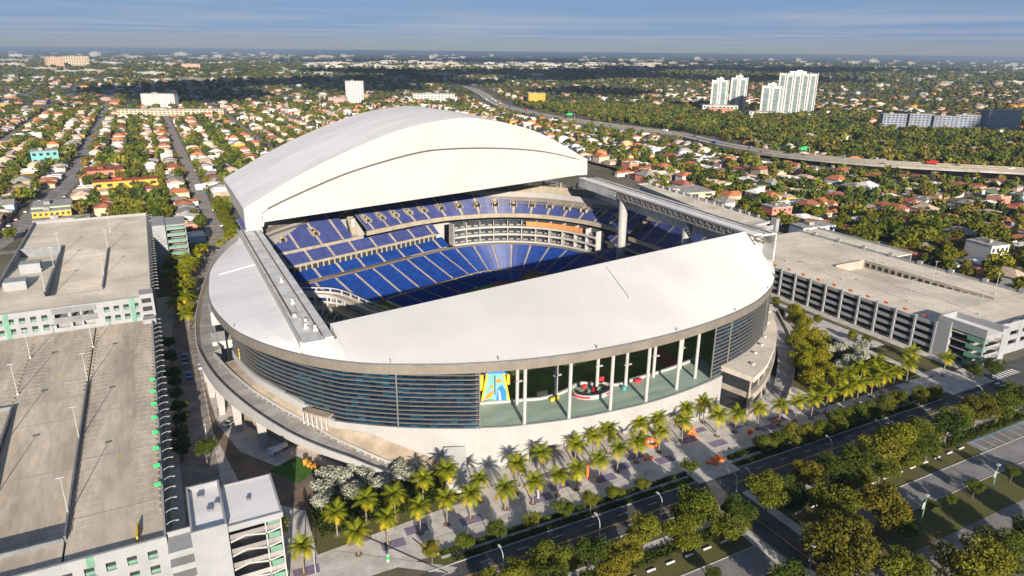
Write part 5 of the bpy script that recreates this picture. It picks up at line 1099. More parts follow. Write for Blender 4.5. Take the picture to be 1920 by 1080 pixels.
def put_car(x, y, z, rz, kind, col, label, group=None):
    b, g, wme, l, w = CARP[kind]
    if (kind, col) not in CB: CB[kind, col] = b.mesh('body', CM[col])
    t = thing(kind if kind != 'pickup' else 'pickup_truck', label, {'car': 'car', 'pickup': 'pickup truck', 'truck': 'truck'}[kind], (x, y, z), rz, group)
    link('body', CB[kind, col], t); link('window_band', g, t)
    for sx in (-.62, .64):
        for sy in (-.9, .9): link('wheel', wme, t, (l*sx, w*sy, .34 if kind != 'truck' else .5))
for x, y, rz, k, c, lb in [(.2, 254.5, 90, 'pickup', 'black', 'black pickup parked in the shaded garage street'), (.0, 247, 90, 'car', 'grey', 'grey car with pale roof behind the black pickup'), (.6, 238, 90, 'pickup', 'blue', 'dark blue pickup at the near end of the parked row'), (9.2, 198.6, 40, 'car', 'silver', 'silver car on the brown earth under the ramp'), (4.8, 244, 90, 'car', 'white', 'white car tucked beside the spiral ramp wall'), (3.6, 300, 90, 'car', 'silver', 'silver car on the street below the palms'), (22, 438, 90, 'car', 'white', 'white car on the street near the dome foot'), (25, 402, 80, 'car', 'black', 'black car before the crossing behind the stair tower'), (26, 470, 90, 'car', 'blue', 'blue car heading up the far street')]:
    put_car(x, y, .05, R(rz), k, c, lb, 'vehicles in the garage street')
for i in range(9): put_car(-86+random.uniform(-1, 1)-i*.9, 440-i*9.5, .05, R(84), 'car', random.choice(list(CARC)), ORD[i]+' parked car along the wide corner road beyond the taller garage', 'cars parked by the corner road')
for i in range(9): put_car(262+i*3.4, 372-(i % 3)*13, .05, R(90), 'car', random.choice(list(CARC)), ORD[i]+' car in the shaded lot behind the track beam', 'cars in the shaded lot')
# ------------------------------------------------------------------ freeway
FWp = [(720, 292, 9), (690.2, 342.5, 9), (651.6, 386, 8.6), (622, 425, 8), (603, 470, 7), (594, 540, 5), (606, 634, 3.6), (630, 734, 2.6), (622, 886, 1.6), (616, 1068, 1.2), (648, 1299, 1), (720, 1520, .9), (800, 1739, .8), (900, 2100, .6), (900, 2600, .6)]
FWl = resample([(760, 225, 9)]+catmull(FWp, 5), 120); fp = [p[:2] for p in FWl]; fz = [p[2] for p in FWl]
FT = thing('freeway', 'long pale elevated freeway curving past the stadium to the horizon', 'freeway', (620, 600, 0))
def fpart(b, n, m): o = b.build(n, m, FT); o.location = -Vector(FT.location); return o
wd = 15
b = MB(); b.ribbon(fp, -wd, wd, [max(.05, q-1.7) for q in fz], fz); fpart(b, 'deck', mat('freeway_concrete', (.44, .40, .35), .9, .15, .1))
b = MB()
for s in (-wd, wd-.5, -.3): b.ribbon(fp, s, s+.5, [q-.2 for q in fz], [q+1.0 for q in fz])
fpart(b, 'parapet', M['beige'])
b = MB()
for s in (-10.5, -7, -3.5, 4, 7.5, 11): b.ribbon(fp, s, s+.2, fz, [q+.03 for q in fz])
fpart(b, 'lane_lines', M['line'])
for i in range(2, 46, 4):
    if fz[i] < 4: break
    b = MB(); x, y = fp[i]
    for s in (-9, 9):
        q = offs(fp, s)[i]; b.hexa([(q[0]-1, q[1]-1, 0), (q[0]+1, q[1]-1, 0), (q[0]+1, q[1]+1, 0), (q[0]-1, q[1]+1, 0)], [(q[0]-1.8, q[1]-1.8, fz[i]-1.7), (q[0]+1.8, q[1]-1.8, fz[i]-1.7), (q[0]+1.8, q[1]+1.8, fz[i]-1.7), (q[0]-1.8, q[1]+1.8, fz[i]-1.7)])
    fpart(b, 'pier', M['tan'])
for i in range(34):
    k = int(3+i*1.9+random.uniform(0, 1)); s = random.choice((-11, -6.5, 6, 9.5)); a, c = offs(fp, s)[k], offs(fp, s)[k+1]
    kd = random.choices(('car', 'truck', 'pickup'), (6, 2, 2))[0]; cl = random.choice(('white', 'white', 'silver', 'black', 'red', 'blue', 'grey')) if kd != 'truck' else random.choice(('white', 'red', 'blue'))
    put_car(a[0], a[1], fz[k]+.03, math.atan2(c[1]-a[1], c[0]-a[0]), kd, cl, f"{cl} {kd} on the freeway, {ORD[i] if i < 30 else 'far'} vehicle counted from the elevated end", 'vehicles on the freeway')
for i, (k, w) in enumerate(((16, 9), (40, 10))):
    a, c = offs(fp, -17)[k], offs(fp, 2)[k]; z0 = fz[k]; b = MB(); b.tube([(*a, 0), (*a, z0+8)], .3, 6); b.beam((*a, z0+7.6), (*c, z0+7.6), .5, .5); g = tag(b.build('gantry', M['lamp']), ['sign gantry over the elevated freeway bend', 'sign gantry over the distant freeway'][i], 'gantry')
    b = MB(); b.beam(((a[0]*.7+c[0]*.3), a[1]*.7+c[1]*.3-.5, z0+7.4), (a[0]*.2+c[0]*.8, a[1]*.2+c[1]*.8-.5, z0+7.4), .3, 3.4); b.build('sign_panel', M['green_sign'], g)
# ------------------------------------------------------------------ landmark buildings
whitet = mat('white_tower_paint', (.50, .495, .48), .7, .04, .05); glsb = mat('tower_glass', (.10, .19, .19), .15, .2, .1, spec=.6)
def condo(label, x, y, w, dpt, h, bays, rz, wings=()):
    t = thing('condo_tower', label, 'tower', (x, y, 0), R(rz), 'white condo towers')
    b = MB(); b.box(-w/2, w/2, -dpt/2, dpt/2, 0, h); b.build('core', whitet, t)
    for i in range(bays):
        x0 = -w/2+w*(i+.22)/bays; x1 = -w/2+w*(i+.70)/bays
        g = MB(); g.box(x0, x1, -dpt/2-.5, -dpt/2+.4, 1, h-2.5-random.uniform(0, 3)); g = g.build('glass_bay', glsb, t)
        s = MB(); z_ = 4
        while z_ < h-3: s.box(x0-.5, x1+.4, -dpt/2-1.3, -dpt/2-.45, z_, z_+.55); z_ += 2.4
        s.build('balcony', whitet, g)
    b = MB()
    for i in range(bays+1): xx = -w/2+w*i/bays; b.box(xx-.7, xx+.7, -dpt/2-1.6, -dpt/2+.2, 0, h+random.uniform(0, 3))
    b.build('fin', whitet, t)
    for sx in (-1, 1):
        g = MB()
        for k in range(3): y0 = -dpt/2+dpt*(k+.2)/3; g.box(sx*w/2-.2, sx*w/2+.2, y0, y0+dpt*.18, 2, h-4)
        g.build('glass_bay', glsb, t)
    b = MB(); b.box(-w*.25, w*.2, -dpt*.3, dpt*.3, h, h+4).box(-w*.05, w*.1, -dpt*.2, dpt*.2, h+4, h+6); b.build('penthouse', whitet, t)
    return t
condo('white condo tower with a rounded bay, nearer half of the twin blades', 984, 1046, 30, 20, 58, 2, -42); condo('white condo tower half adjoining the rounded blade', 1036, 1050, 30, 20, 62, 2, -42)
condo('shorter white condo tower with blue balconies in front of the tallest', 1012, 943, 34, 22, 52, 2, -45); condo('tallest white condo tower with vertical mint glass strips', 1098, 964, 66, 26, 72, 5, -45)
def block(name, label, cat, x, y, w, dpt, h, m, rz=0.0, floors=3, bays=8, roof=None, group=None, cut=True):
    t = thing(name, label, cat, (x, y, 0), R(rz), group); b = MB(); b.box(-w/2, w/2, -dpt/2, dpt/2, 0, h); wl_ = b.build('wall', m, t)
    b = MB(); b.box(-w/2-.2, w/2+.2, -dpt/2-.2, dpt/2+.2, h, h+.5).box(-w*.2, -w*.05, -dpt*.2, dpt*.2, h+.5, h+2.4); b.build('roof', roof or M['roofing'], t)
    if cut:
        wm = MB().box(0, w/bays*.5, -.06, .05, 0, h/floors*.42).mesh('window', M['glassw'])
        for f in range(floors):
            for k in range(bays): link('window', wm, wl_, (-w/2+w*(k+.25)/bays, -dpt/2, h/floors*(f+.35)))
    return t
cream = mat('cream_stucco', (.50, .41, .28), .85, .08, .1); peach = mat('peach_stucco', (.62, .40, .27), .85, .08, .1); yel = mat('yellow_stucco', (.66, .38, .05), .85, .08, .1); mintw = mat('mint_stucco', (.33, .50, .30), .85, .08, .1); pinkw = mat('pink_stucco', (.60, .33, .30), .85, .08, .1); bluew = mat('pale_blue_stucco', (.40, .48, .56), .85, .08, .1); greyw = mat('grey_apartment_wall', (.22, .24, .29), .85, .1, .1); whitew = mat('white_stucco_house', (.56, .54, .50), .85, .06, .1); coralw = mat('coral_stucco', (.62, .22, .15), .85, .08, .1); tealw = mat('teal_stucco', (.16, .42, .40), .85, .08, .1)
block('parking_podium', 'long white podium at the foot of the twin condo blades', 'podium', 962, 1018, 64, 24, 14, whitet, -38, 2, 9); block('parking_podium', 'small white podium beside the shorter condo tower', 'podium', 962, 916, 40, 22, 10, whitet, -42, 2, 6)
block('tower_block', 'pale pink tower block standing alone beyond the dome roof', 'tower', 394, 1484, 36, 26, 45, pinkw if False else whitet, -20, 11, 6); block('apartment_block', 'low pink annex at the foot of the lone tower block', 'apartment block', 352, 1465, 34, 24, 14, pinkw, -20, 4, 6)
block('apartment_block', 'white slab of flats rising behind the cream school', 'apartment block', 27, 1520, 60, 22, 24, whitet, -20, 7, 12); block('school', 'long cream school building with a grey hipped hall', 'school', 40, 1318, 168, 22, 9.5, cream, -20, 3, 26)
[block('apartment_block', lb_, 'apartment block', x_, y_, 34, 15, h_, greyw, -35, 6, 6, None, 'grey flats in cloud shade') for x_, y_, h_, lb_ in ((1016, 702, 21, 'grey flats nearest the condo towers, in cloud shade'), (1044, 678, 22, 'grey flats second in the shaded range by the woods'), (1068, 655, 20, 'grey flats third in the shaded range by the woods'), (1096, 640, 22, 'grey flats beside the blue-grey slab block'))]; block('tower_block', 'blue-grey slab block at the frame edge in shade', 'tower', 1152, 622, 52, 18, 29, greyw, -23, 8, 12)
block('apartment_block', 'coral block of flats below the white podium', 'apartment block', 940, 995, 44, 18, 11, coralw, -30, 3, 8)
block('hospital', 'big cream hospital block on the skyline near the corner', 'hospital', -300, 4600, 120, 60, 62, cream, 8, 8, 10); block('tower_block', 'stepped peach tower beside the skyline hospital', 'tower', -385, 4430, 70, 60, 58, peach, 20, 8, 6); block('apartment_block', 'orange topped distant block right of the skyline hospital', 'apartment block', 250, 4300, 90, 40, 28, peach, 0, 3, 8)
block('apartment_block', 'row of white flats with pink bays beside the freeway', 'apartment block', 575, 1500, 92, 18, 16, whitet, -25, 4, 12); block('office', 'yellow block of flats beyond the freeway bend', 'apartment block', 770, 1380, 36, 22, 20, yel, -28, 5, 6)
block('shop', 'mint green flat roofed shop on the corner behind the garage', 'shop', -64, 545, 22, 24, 6.5, mintw, 2, 1, 5); block('shop', 'bright yellow two storey shop between mint shop and garage', 'shop', -62, 519, 21, 9, 7, yel, 2, 2, 7); block('shop', 'long low orange range with a grey roof against the garage wall', 'shop', -56, 505, 30, 8, 4.2, peach, 2, 1, 6)
block('house', 'long yellow bungalow with red eaves past the mint shop', 'house', -22, 632, 46, 12, 5.5, yel, 3, 1, 6, mat('red_eave_roof', (.30, .08, .04), .9)); block('church', 'red roofed hall with white sheds beside the wide road', 'hall', -38, 690, 28, 26, 7, coralw, 3, 1, 4, mat('dull_red_roof', (.32, .09, .06), .9, .2, .3)); block('house', 'teal and white building with a tan tower by the wide road', 'building', -92, 800, 22, 20, 12, tealw, 6, 2, 4)
block('workshop', 'low cream store with grey roof behind the stair tower', 'building', -18, 452, 42, 16, 7, cream, 0, 1, 8); block('workshop', 'grey roofed shed joined to the cream store', 'building', -30, 430, 20, 14, 7.5, M['conc_d'], 0, 1, 4)
for i, (x, y, w, d_, h, m, lb) in enumerate([(348, 402, 46, 26, 8, cream, 'cream walled depot with brown roof behind the pale garage roof'), (332, 255, 18, 10, 5, whitew, 'white low house at the corner of the orange boarded garage'), (352, 283, 24, 12, 7, bluew, 'pale house with grey roof behind the low white stair block'), (338, 232, 20, 14, 5, M['conc'], 'flat grey shed against the orange boarded garage rim'), (395, 205, 13, 15, 10, whitew, 'white three storey house with red roof edge among dark trees'), (372, 330, 16, 12, 8, coralw, 'coral house behind the pale garage roof')]): block('house', lb, 'house', x, y, w, d_, h, m, -8, 2, 4, None)
# ------------------------------------------------------------------ neighbourhood: houses and trees
SIL = [(370, 640), (420, 470), (430, 345), (500, 296), (640, 224), (800, 200), (900, 216), (1000, 240), (1098, 292), (1230, 345), (1440, 425), (1460, 560), (1500, 760), (800, 920)]
def inpoly(u, v, P):
    c = False; j = len(P)-1
    for i in range(len(P)):
        if (P[i][1] > v) != (P[j][1] > v) and u < (P[j][0]-P[i][0])*(v-P[i][1])/(P[j][1]-P[i][1])+P[i][0]: c = not c
        j = i
    return c
fpa = np.array(fp)
def dfree(x, y): return float(np.min(np.hypot(fpa[:, 0]-x, fpa[:, 1]-y)))
SPECIAL = [(-64, 545, 16), (-62, 519, 14), (-50, 505, 18), (-22, 632, 24), (-38, 690, 19), (-92, 800, 16), (-22, 448, 27), (348, 402, 28), (332, 255, 12), (352, 283, 14), (338, 232, 12), (395, 205, 11), (372, 330, 12), (394, 1484, 30), (352, 1465, 24), (27, 1520, 40), (40, 1318, 60), (-20, 1330, 40), (100, 1296, 40), (1000, 1046, 60), (1012, 943, 50), (1098, 964, 50), (1068, 668, 60), (1120, 640, 60), (1020, 700, 50), (1152, 622, 40), (940, 995, 26), (575, 1500, 50), (770, 1380, 24), (-300, 4600, 90), (-385, 4430, 60), (250, 4300, 60)]
roadpts = []
def wroad(x, y): # near a residential street
    if x < 330+.0 and y < 425 and x > -100: return True
    if x > 235 and x < 345 and y < 425: return True
    if abs(((x-27.5+45.5) % 91)-45.5) < 6.5 and y > 425: return True
    if abs(((y-585+70) % 140)-70) < 6: return True
    if x < -60 and x > -98 and abs(x-(-81+max(0, min(1, (y-489)/187))*18)) < 11 and y < 720: return True
    return False
def free(x, y, r=6): return not wroad(x, y) and dfree(x, y) > wd+r*1.6+(14 if y > 500 else 4) and all(math.hypot(x-a, y-c) > q+r*.6 for a, c, q in SPECIAL)
def seen(x, y, z=4, m=60):
    u, v = view(x, y, z); return -m < u < 1920+m and -50 < v < 1080+m and not (inpoly(u, v, SIL) and y > 140)
vert = [27.5+91*k for k in range(-6, 14)]
rp_ = [rect(x-4, x+4, 425, 3000) for x in vert if abs(x+63.5) > 3 and abs(x-27.5) > 3 and x < 560]+[rect(x-4, x+4, 150, 3000) for x in vert if 345 < x < 560]
rp_ += [rect(-560, 590, 585+140*k-4, 585+140*k+4) for k in range(-1, 14)]+[rect(350, 590, 585+140*k-4, 585+140*k+4) for k in (-3, -2)]
sheet('neighbourhood_streets', M['asph2'], rp_, .03)
sheet('wide_road', M['asph2'], road_poly([(-100, 380), (-81, 489), (-72, 585), (-63.5, 676), (-62, 1000), (-64, 1600), (-64, 3000)], 13), .06)
sheet('corner_lot', M['lane'], [rect(-130, -92, 380, 470), rect(-104, -90, 600, 660)], .05)
n_ = 0
for vx, y0, y1 in ((27.5, 440, 700), (-62.5, 690, 860), (-81, 470, 600)):
    y = y0
    while y < y1:
        y += random.uniform(8, 26)
        xx = vx+(-4.6 if random.random() < .5 else 4.6)*(1 if vx > 0 else 1.5)+(0 if vx > -80 else (y-489)*.1)
        cl = random.choice(list(CARC)); n_ += 1; put_car(xx, y, .06, R(90), random.choice(('car', 'car', 'pickup')), cl, f"{cl} vehicle parked along the {'far garage street' if vx > 0 else 'wide road'}, {ORD[min(29, n_-1)]} counted from the garages", 'cars parked along the residential streets')
# house prototypes: unit shapes with walls and roofs as separate meshes
def proto(kind):
    w = MB(); r = MB(); w.box(-.5, .5, -.5, .5, 0, 1)
    if kind == 'hip': r.hexa([(-.56, -.56, 1), (.56, -.56, 1), (.56, .56, 1), (-.56, .56, 1)], [(-.2, -.04, 1.5), (.2, -.04, 1.5), (.2, .04, 1.5), (-.2, .04, 1.5)])
    elif kind == 'gable':
        r.hexa([(-.56, -.56, 1), (.56, -.56, 1), (.56, .56, 1), (-.56, .56, 1)], [(-.54, -.03, 1.42), (.54, -.03, 1.42), (.54, .03, 1.42), (-.54, .03, 1.42)])
    elif kind == 'ell': w.box(.1, .5, -.95, -.5, 0, .92); r.hexa([(-.56, -.52, 1), (.56, -.52, 1), (.56, .56, 1), (-.56, .56, 1)], [(-.3, -.02, 1.45), (.3, -.02, 1.45), (.3, .04, 1.45), (-.3, .04, 1.45)]); r.hexa([(.05, -1.0, .92), (.55, -1.0, .92), (.55, -.4, .92), (.05, -.4, .92)], [(.28, -.9, 1.3), (.32, -.9, 1.3), (.32, -.3, 1.3), (.28, -.3, 1.3)])
    else: r.box(-.51, .51, -.51, .51, 1, 1.06).box(-.5, .5, -.5, -.47, 1.06, 1.16).box(-.5, .5, .47, .5, 1.06, 1.16).box(-.5, -.47, -.47, .47, 1.06, 1.16).box(.47, .5, -.47, .47, 1.06, 1.16).box(-.1, .12, .0, .2, 1.06, 1.35)
    return w, r
PROT = {k: proto(k) for k in ('hip', 'gable', 'ell', 'flat')}
PROTM = {k: (w.mesh('wall', whitew), r.mesh('roof', M['roofing'])) for k, (w, r) in PROT.items()}
WC = [('white', whitew, .26), ('cream', cream, .22), ('peach', peach, .14), ('pink', pinkw, .09), ('yellow', yel, .06), ('pale blue', bluew, .06), ('mint', mintw, .03), ('coral', coralw, .03), ('tan', M['tan'], .11)]
RC = [('orange tiled', mat('orange_tile', (.42, .15, .065), .9, .2, .8), .22), ('brick red', mat('brick_red_tile', (.30, .10, .06), .9, .2, .8), .17), ('pale tan', mat('tan_shingle', (.45, .34, .26), .9, .15, .8), .19), ('white', mat('white_roof_coat', (.66, .64, .61), .8, .08, .4), .16), ('grey', mat('grey_shingle', (.28, .26, .25), .9, .2, .8), .18)]
hw = MB().box(0, 1.3, -.05, .05, 0, 1.1).mesh('window', M['glassw']); hd_ = MB().box(0, 1.0, -.05, .05, 0, 2.1).mesh('door', M['brown'])
cand = []
for vx in [27.5+91*k for k in range(-7, 15)]:
    for off_ in (14, 31, -14, -31):
        y = 150+random.uniform(0, 8)
        while y < 1500:
            x = vx+off_+random.uniform(-1.5, 1.5); y += random.uniform(13.5, 19)
            if random.random() < .93 and free(x, y, 7) and not (x > 660 and dfree(x, y) < 420 and x > 640): cand.append((x, y))
for _ in range(46):
    x, y = random.uniform(680, 980), random.uniform(360, 900)
    if free(x, y, 8): cand.append((x, y))
cand = [c for c in cand if seen(*c)]; cand.sort(key=lambda c: math.hypot(c[0], c[1]))
near_h, far_h = cand[:270], cand[270:]
def place_phrase(x, y):
    if x < -70: return 'beyond the wide road'
    if x < 27.5: return 'between wide road and far street'
    if x < 240: return 'beside the dome wall'
    if y < 330: return 'behind the orange boarded garage'
    if x < 480: return 'beyond the track beam'
    if dfree(x, y) < 80: return 'by the freeway'
    return 'towards the freeway woods'
cnt = {}
HINFO = []
def hdims(): return random.uniform(9.5, 13.5), random.uniform(10, 14.5), random.choice((3.1, 3.3, 3.5, 3.5, 5.8))
for i, (x, y) in enumerate(near_h):
    kd = random.choices(('hip', 'gable', 'ell', 'flat'), (4, 3, 3, 2.6))[0]; wn, wm_, _ = random.choices(WC, [q[2] for q in WC])[0]; rn, rm_, _ = random.choices(RC if kd != 'flat' else RC[2:], [q[2] for q in (RC if kd != 'flat' else RC[2:])])[0]
    pp = place_phrase(x, y); key = (wn, rn, kd, pp); cnt[key] = cnt.get(key, 0)+1; kn = {'hip': 'hipped', 'gable': 'gabled', 'ell': 'L-shaped', 'flat': 'flat'}[kd]
    lb = f"{wn} house with {rn} {kn} roof {pp}"
    if cnt[key] > 1: lb = f"{ORD[cnt[key]-1]} nearest {wn} house, {rn} {kn} roof, {pp}"
    t = thing('house', lb, 'house', (x, y, 0), R(random.choice((0, 90, 180, 270))+random.uniform(-3, 3)), 'houses of the neighbourhood')
    w, d_, h = hdims()
    for nm, me, mm_ in (('wall', PROTM[kd][0], wm_), ('roof', PROTM[kd][1], rm_)):
        o = link(nm, me, t, (0, 0, 0), 0, (w, d_, h)); o.material_slots[0].link = 'OBJECT'; o.material_slots[0].material = mm_
    if i < 90:
        for sx, sy, rz in ((-.3, -.505, 0), (.12, -.505, 0), (-.505, .1, 90), (.505, -.2, 90), (.2, .505, 0)): link('window', hw, t, (w*sx, d_*sy*(1 if kd != 'ell' or sx < 0 else 1), 1.2), R(rz))
        link('door', hd_, t, (-.04*w, -.508*d_, 0))
    HINFO.append((x, y, wn, rn))
def merged(name, label, boxes, kind='stuff'):   # boxes: x,y,w,d,h,rz,kind,wallcol,roofcol
    Vs, Fs, Ts, n = [], [], [], 0
    for (x, y, w, d_, h, rz, kd, wc, rc) in boxes:
        for mbx, cc in ((PROT[kd][0], wc), (PROT[kd][1], rc)):
            v = np.array(mbx.v)*np.array([w, d_, h]); c, s = math.cos(rz), math.sin(rz)
            v = np.c_[v[:, 0]*c-v[:, 1]*s+x, v[:, 0]*s+v[:, 1]*c+y, v[:, 2]]; Vs.append(v); Fs.append(np.array(mbx.f)+n); n += len(v); Ts.append(np.tile(cc, (len(v), 1)))
    me = raw_mesh(name, np.concatenate(Vs), np.concatenate(Fs), M['attr'], np.concatenate(Ts)); o = link(name, me); return tag(o, label, kind=kind)
M['attr'] = attrmat('distant_walls', .85, .10, .1); M['attr_leaf'] = attrmat('distant_foliage', .95, .30, .15)
WCC = [(.55, .53, .49), (.50, .41, .28), (.52, .34, .24), (.60, .33, .30), (.62, .40, .08), (.40, .48, .56), (.5, .45, .38)]; RCC = [(.42, .16, .07), (.30, .12, .075), (.45, .34, .26), (.66, .64, .61), (.28, .26, .25)]
bx = []
for x, y in far_h:
    w, d_, h = hdims(); kd = random.choice(('hip', 'gable', 'hip', 'flat')); bx.append((x, y, w, d_, h, random.choice((0, 1.57)), kd, random.choices(WCC, (5, 4, 3, 2, 1, 1, 2))[0], random.choices(RCC, (3, 2.5, 4, 3, 3))[0] if kd != 'flat' else random.choice(RCC[2:])))
def wedge(d0, d1, n, power=1.0):
    out = []
    while len(out) < n:
        d = d0*(d1/d0)**(random.random()**power); a = yaw+random.uniform(-R(40), R(40)); out.append((d*math.sin(a), d*math.cos(a), d))
    return out
for x, y, d in wedge(1450, 3200, 1000):
    if free(x, y, 12): w = random.uniform(11, 24); bx.append((x, y, w, random.uniform(11, 22), random.uniform(3.5, 7), random.uniform(-.4, .4), random.choice(('flat', 'hip')), tuple(c*.7 for c in random.choice(WCC)), tuple(c*.75 for c in random.choice(RCC))))
for x, y, d in wedge(2600, 11000, 620):
    s = d/3200; big = random.random() < .14
    bx.append((x, y, random.uniform(20, 50)*(2.2 if big else 1)*min(s, 2.2), random.uniform(18, 40), random.uniform(6, 11)*(1.6 if big else 1)*min(1.3, .6+s*.3), random.uniform(-.5, .5), 'flat', random.choice([(.33, .30, .24), (.33, .25, .18), (.36, .35, .33), (.28, .26, .23), (.2, .2, .21)]), random.choice([(.36, .34, .32), (.22, .21, .2), (.38, .37, .35)])))
for x, y, d in wedge(9000, 19000, 150): bx.append((x, y, random.uniform(60, 170), 40, random.choices((14, 22, 34, 50), (5, 4, 2, .5))[0], random.uniform(-.3, .3), 'flat', random.choice([(.36, .33, .28), (.35, .33, .31), (.34, .28, .23)]), (.3, .29, .27)))
for k in range(90):                                # airport halls and sheds across the middle distance
    a = yaw+random.uniform(-R(16), R(11)); d = random.uniform(4300, 7600); bx.append((d*math.sin(a), d*math.cos(a), random.uniform(60, 190), 45, random.uniform(8, 18), random.uniform(-.3, .3), 'flat', random.choice([(.46, .42, .35), (.5, .48, .45), (.42, .34, .27)]), (.45, .42, .38)))
merged('distant_houses', 'thousands of small pale houses and halls spreading to the horizon', bx)
# neighbourhood trees
tc_ = []
def tgap(x, y): return all(math.hypot(x-a, y-c) > 8.3 for a, c, _, _ in HINFO) if math.hypot(x, y) < 720 else True
hk = {}
for a_, c_ in cand: hk.setdefault((int(a_//20), int(c_//20)), []).append((a_, c_))
def clear_house(x, y, r=7.5): return all(math.hypot(x-a_, y-c_) > r for i in (-1, 0, 1) for j in (-1, 0, 1) for a_, c_ in hk.get((int(x//20)+i, int(y//20)+j), []))
while len(tc_) < 6000:
    d = 180*(1500/180)**random.random(); a = yaw+random.uniform(-R(39), R(39)); x, y = d*math.sin(a), d*math.cos(a)
    wood = x > 655 and dfree(x, y) > 40
    if random.random() > (d/1500)**1.4*.9+.09: continue
    if not free(x, y, 2.5) or not clear_house(x, y, 7.2 if not wood else 3.5): continue
    if not seen(x, y): continue
    tc_.append((x, y, random.uniform(2.6, 5.4) if not wood else random.uniform(4, 6.5)))
tc_ += [(x, y, r_) for x, y, r_ in [(262, 398, 5), (270, 412, 5.5), (283, 420, 5), (300, 432, 6), (252, 405, 4.5), (312, 428, 5), (290, 436, 6), (240, 418, 5), (278, 400, 4), (268, 424, 6), (-14, 470, 7), (-3, 480, 7), (-30, 480, 6), (-2, 500, 8), (-16, 510, 7), (-40, 470, 6), (-5, 540, 8), (-110, 430, 8), (-112, 470, 9), (-98, 500, 7), (-118, 520, 8), (-78, 470, 4.5), (-18, 745, 8), (-6, 760, 7), (-28, 738, 7), (-10, 730, 6), (365, 230, 8), (372, 240, 9), (358, 250, 8), (385, 236, 9), (392, 262, 8), (350, 300, 7), (410, 245, 8), (420, 262, 7), (360, 205, 7), (378, 188, 7), (420, 215, 9), (436, 235, 8), (405, 170, 8), (345, 160, 6), (352, 178, 6), (430, 190, 8)]]
tc_.sort(key=lambda t: math.hypot(t[0], t[1])); near_t, far_t = tc_[:285], tc_[285:]
tcn = {}
kinds = [('mid', 'leafy green', .62), ('middark', 'dense dark green', .2), ('midyel', 'yellow-green', .09), ('midbrown', 'russet', .09)]
for x, y, rad in near_t:
    kd, kn, _ = random.choices(kinds, [k[2] for k in kinds])[0]; hx = min(HINFO, key=lambda h: (h[0]-x)**2+(h[1]-y)**2) if HINFO else None
    sz = 'small' if rad < 3.4 else ('large' if rad > 5 else 'round'); key = (kn, sz, hx[2], hx[3], place_phrase(x, y)); tcn[key] = tcn.get(key, 0)+1
    lb = f"{sz} {kn} tree by {hx[2]} house with {hx[3]} roof {place_phrase(x, y)}"
    if tcn[key] > 1: lb = f"{ORD[min(29, tcn[key]-1)]} {sz} {kn} tree by {hx[2]} house, {hx[3]} roof, {place_phrase(x, y)}"
    lb = ' '.join(lb.split()[:16]); put_tree(x, y, rad, rad*1.55+1.2, kd, lb, 'trees of the neighbourhood', 'neighbourhood_tree')
# far crowns: one lumpy low shape each, merged
def ico(sub):
    import bmesh as _b
    q = _b.new(); _b.ops.create_icosphere(q, subdivisions=sub, radius=1); q.verts.ensure_lookup_table(); v = np.array([x.co[:] for x in q.verts]); f = np.array([[x.index for x in p.verts] for p in q.faces]); q.free(); return v, f
I2, I1 = ico(2), ico(1)
TG = np.array([(.075, .095, .012), (.115, .13, .014), (.055, .078, .013), (.14, .13, .016), (.09, .11, .016), (.042, .062, .014), (.15, .11, .02)])
def crowns(name, label, L3, base, amp, flat=.8, dim=.6):
    v0, f0 = base; n = len(v0); r = np.random.default_rng(5); V = np.empty((len(L3)*n, 3)); T = np.empty((len(L3)*n, 3)); F = np.empty((len(L3)*len(f0), 3), int)
    for i, (x, y, rad) in enumerate(L3):
        s = 1+r.normal(size=(n, 1))*amp; v = v0*s*rad*np.array([1, 1, flat])+np.array([x, y, rad*.95]); V[i*n:(i+1)*n] = v; F[i*len(f0):(i+1)*len(f0)] = f0+i*n
        T[i*n:(i+1)*n] = TG[r.integers(len(TG))]*dim*r.uniform(.75, 1.25, (n, 1))
    o = link(name, raw_mesh(name, V, F, M['attr_leaf'], T)); return tag(o, label, kind='stuff')
def leafy(name, label, L3, nq, leaf, seed=8):
    r = np.random.default_rng(seed); A = np.array(L3); n = len(A); lob = r.normal(size=(n, 6, 3)); lob /= np.linalg.norm(lob, axis=2, keepdims=True); lob *= r.uniform(.3, .75, (n, 6, 1)); lob[:, :, 2] *= .6
    k = r.integers(0, 6, (n, nq)); d = r.normal(size=(n, nq, 3)); d /= np.linalg.norm(d, axis=2, keepdims=True); q = r.uniform(.30, .52, (n, nq, 1))
    P = np.take_along_axis(lob, np.repeat(k[:, :, None], 3, 2), 1)+d*q; P *= A[:, None, 2:3]; P[:, :, 0] += A[:, None, 0]; P[:, :, 1] += A[:, None, 1]; P[:, :, 2] += A[:, None, 2]*1.0+.6
    Nn = (d+r.normal(size=d.shape)*.5+np.array([0, 0, .3])).reshape(-1, 3); P = P.reshape(-1, 3); P[:, 2] = np.maximum(P[:, 2], .2); Nn /= np.linalg.norm(Nn, axis=1, keepdims=True)
    a = np.cross(Nn, r.normal(size=Nn.shape)); a /= np.linalg.norm(a, axis=1, keepdims=True); c = np.cross(Nn, a); s = (np.repeat(A[:, 2], nq)*leaf*r.uniform(.6, 1.3, len(P)))[:, None]*.5
    V = np.stack([P-a*s-c*s*.8, P+a*s-c*s*.8, P+a*s+c*s*.8, P-a*s+c*s*.8], 1).reshape(-1, 3); T = TG[r.integers(len(TG), size=n)]*r.uniform(.75, 1.3, (n, 1)); T = np.repeat(np.repeat(T, nq, 0)*r.uniform(.8, 1.2, (n*nq, 1)), 4, 0)
    o = link(name, raw_mesh(name, V, np.arange(len(V)).reshape(-1, 4), M['attr_leaf'], T)); return tag(o, label, kind='stuff')
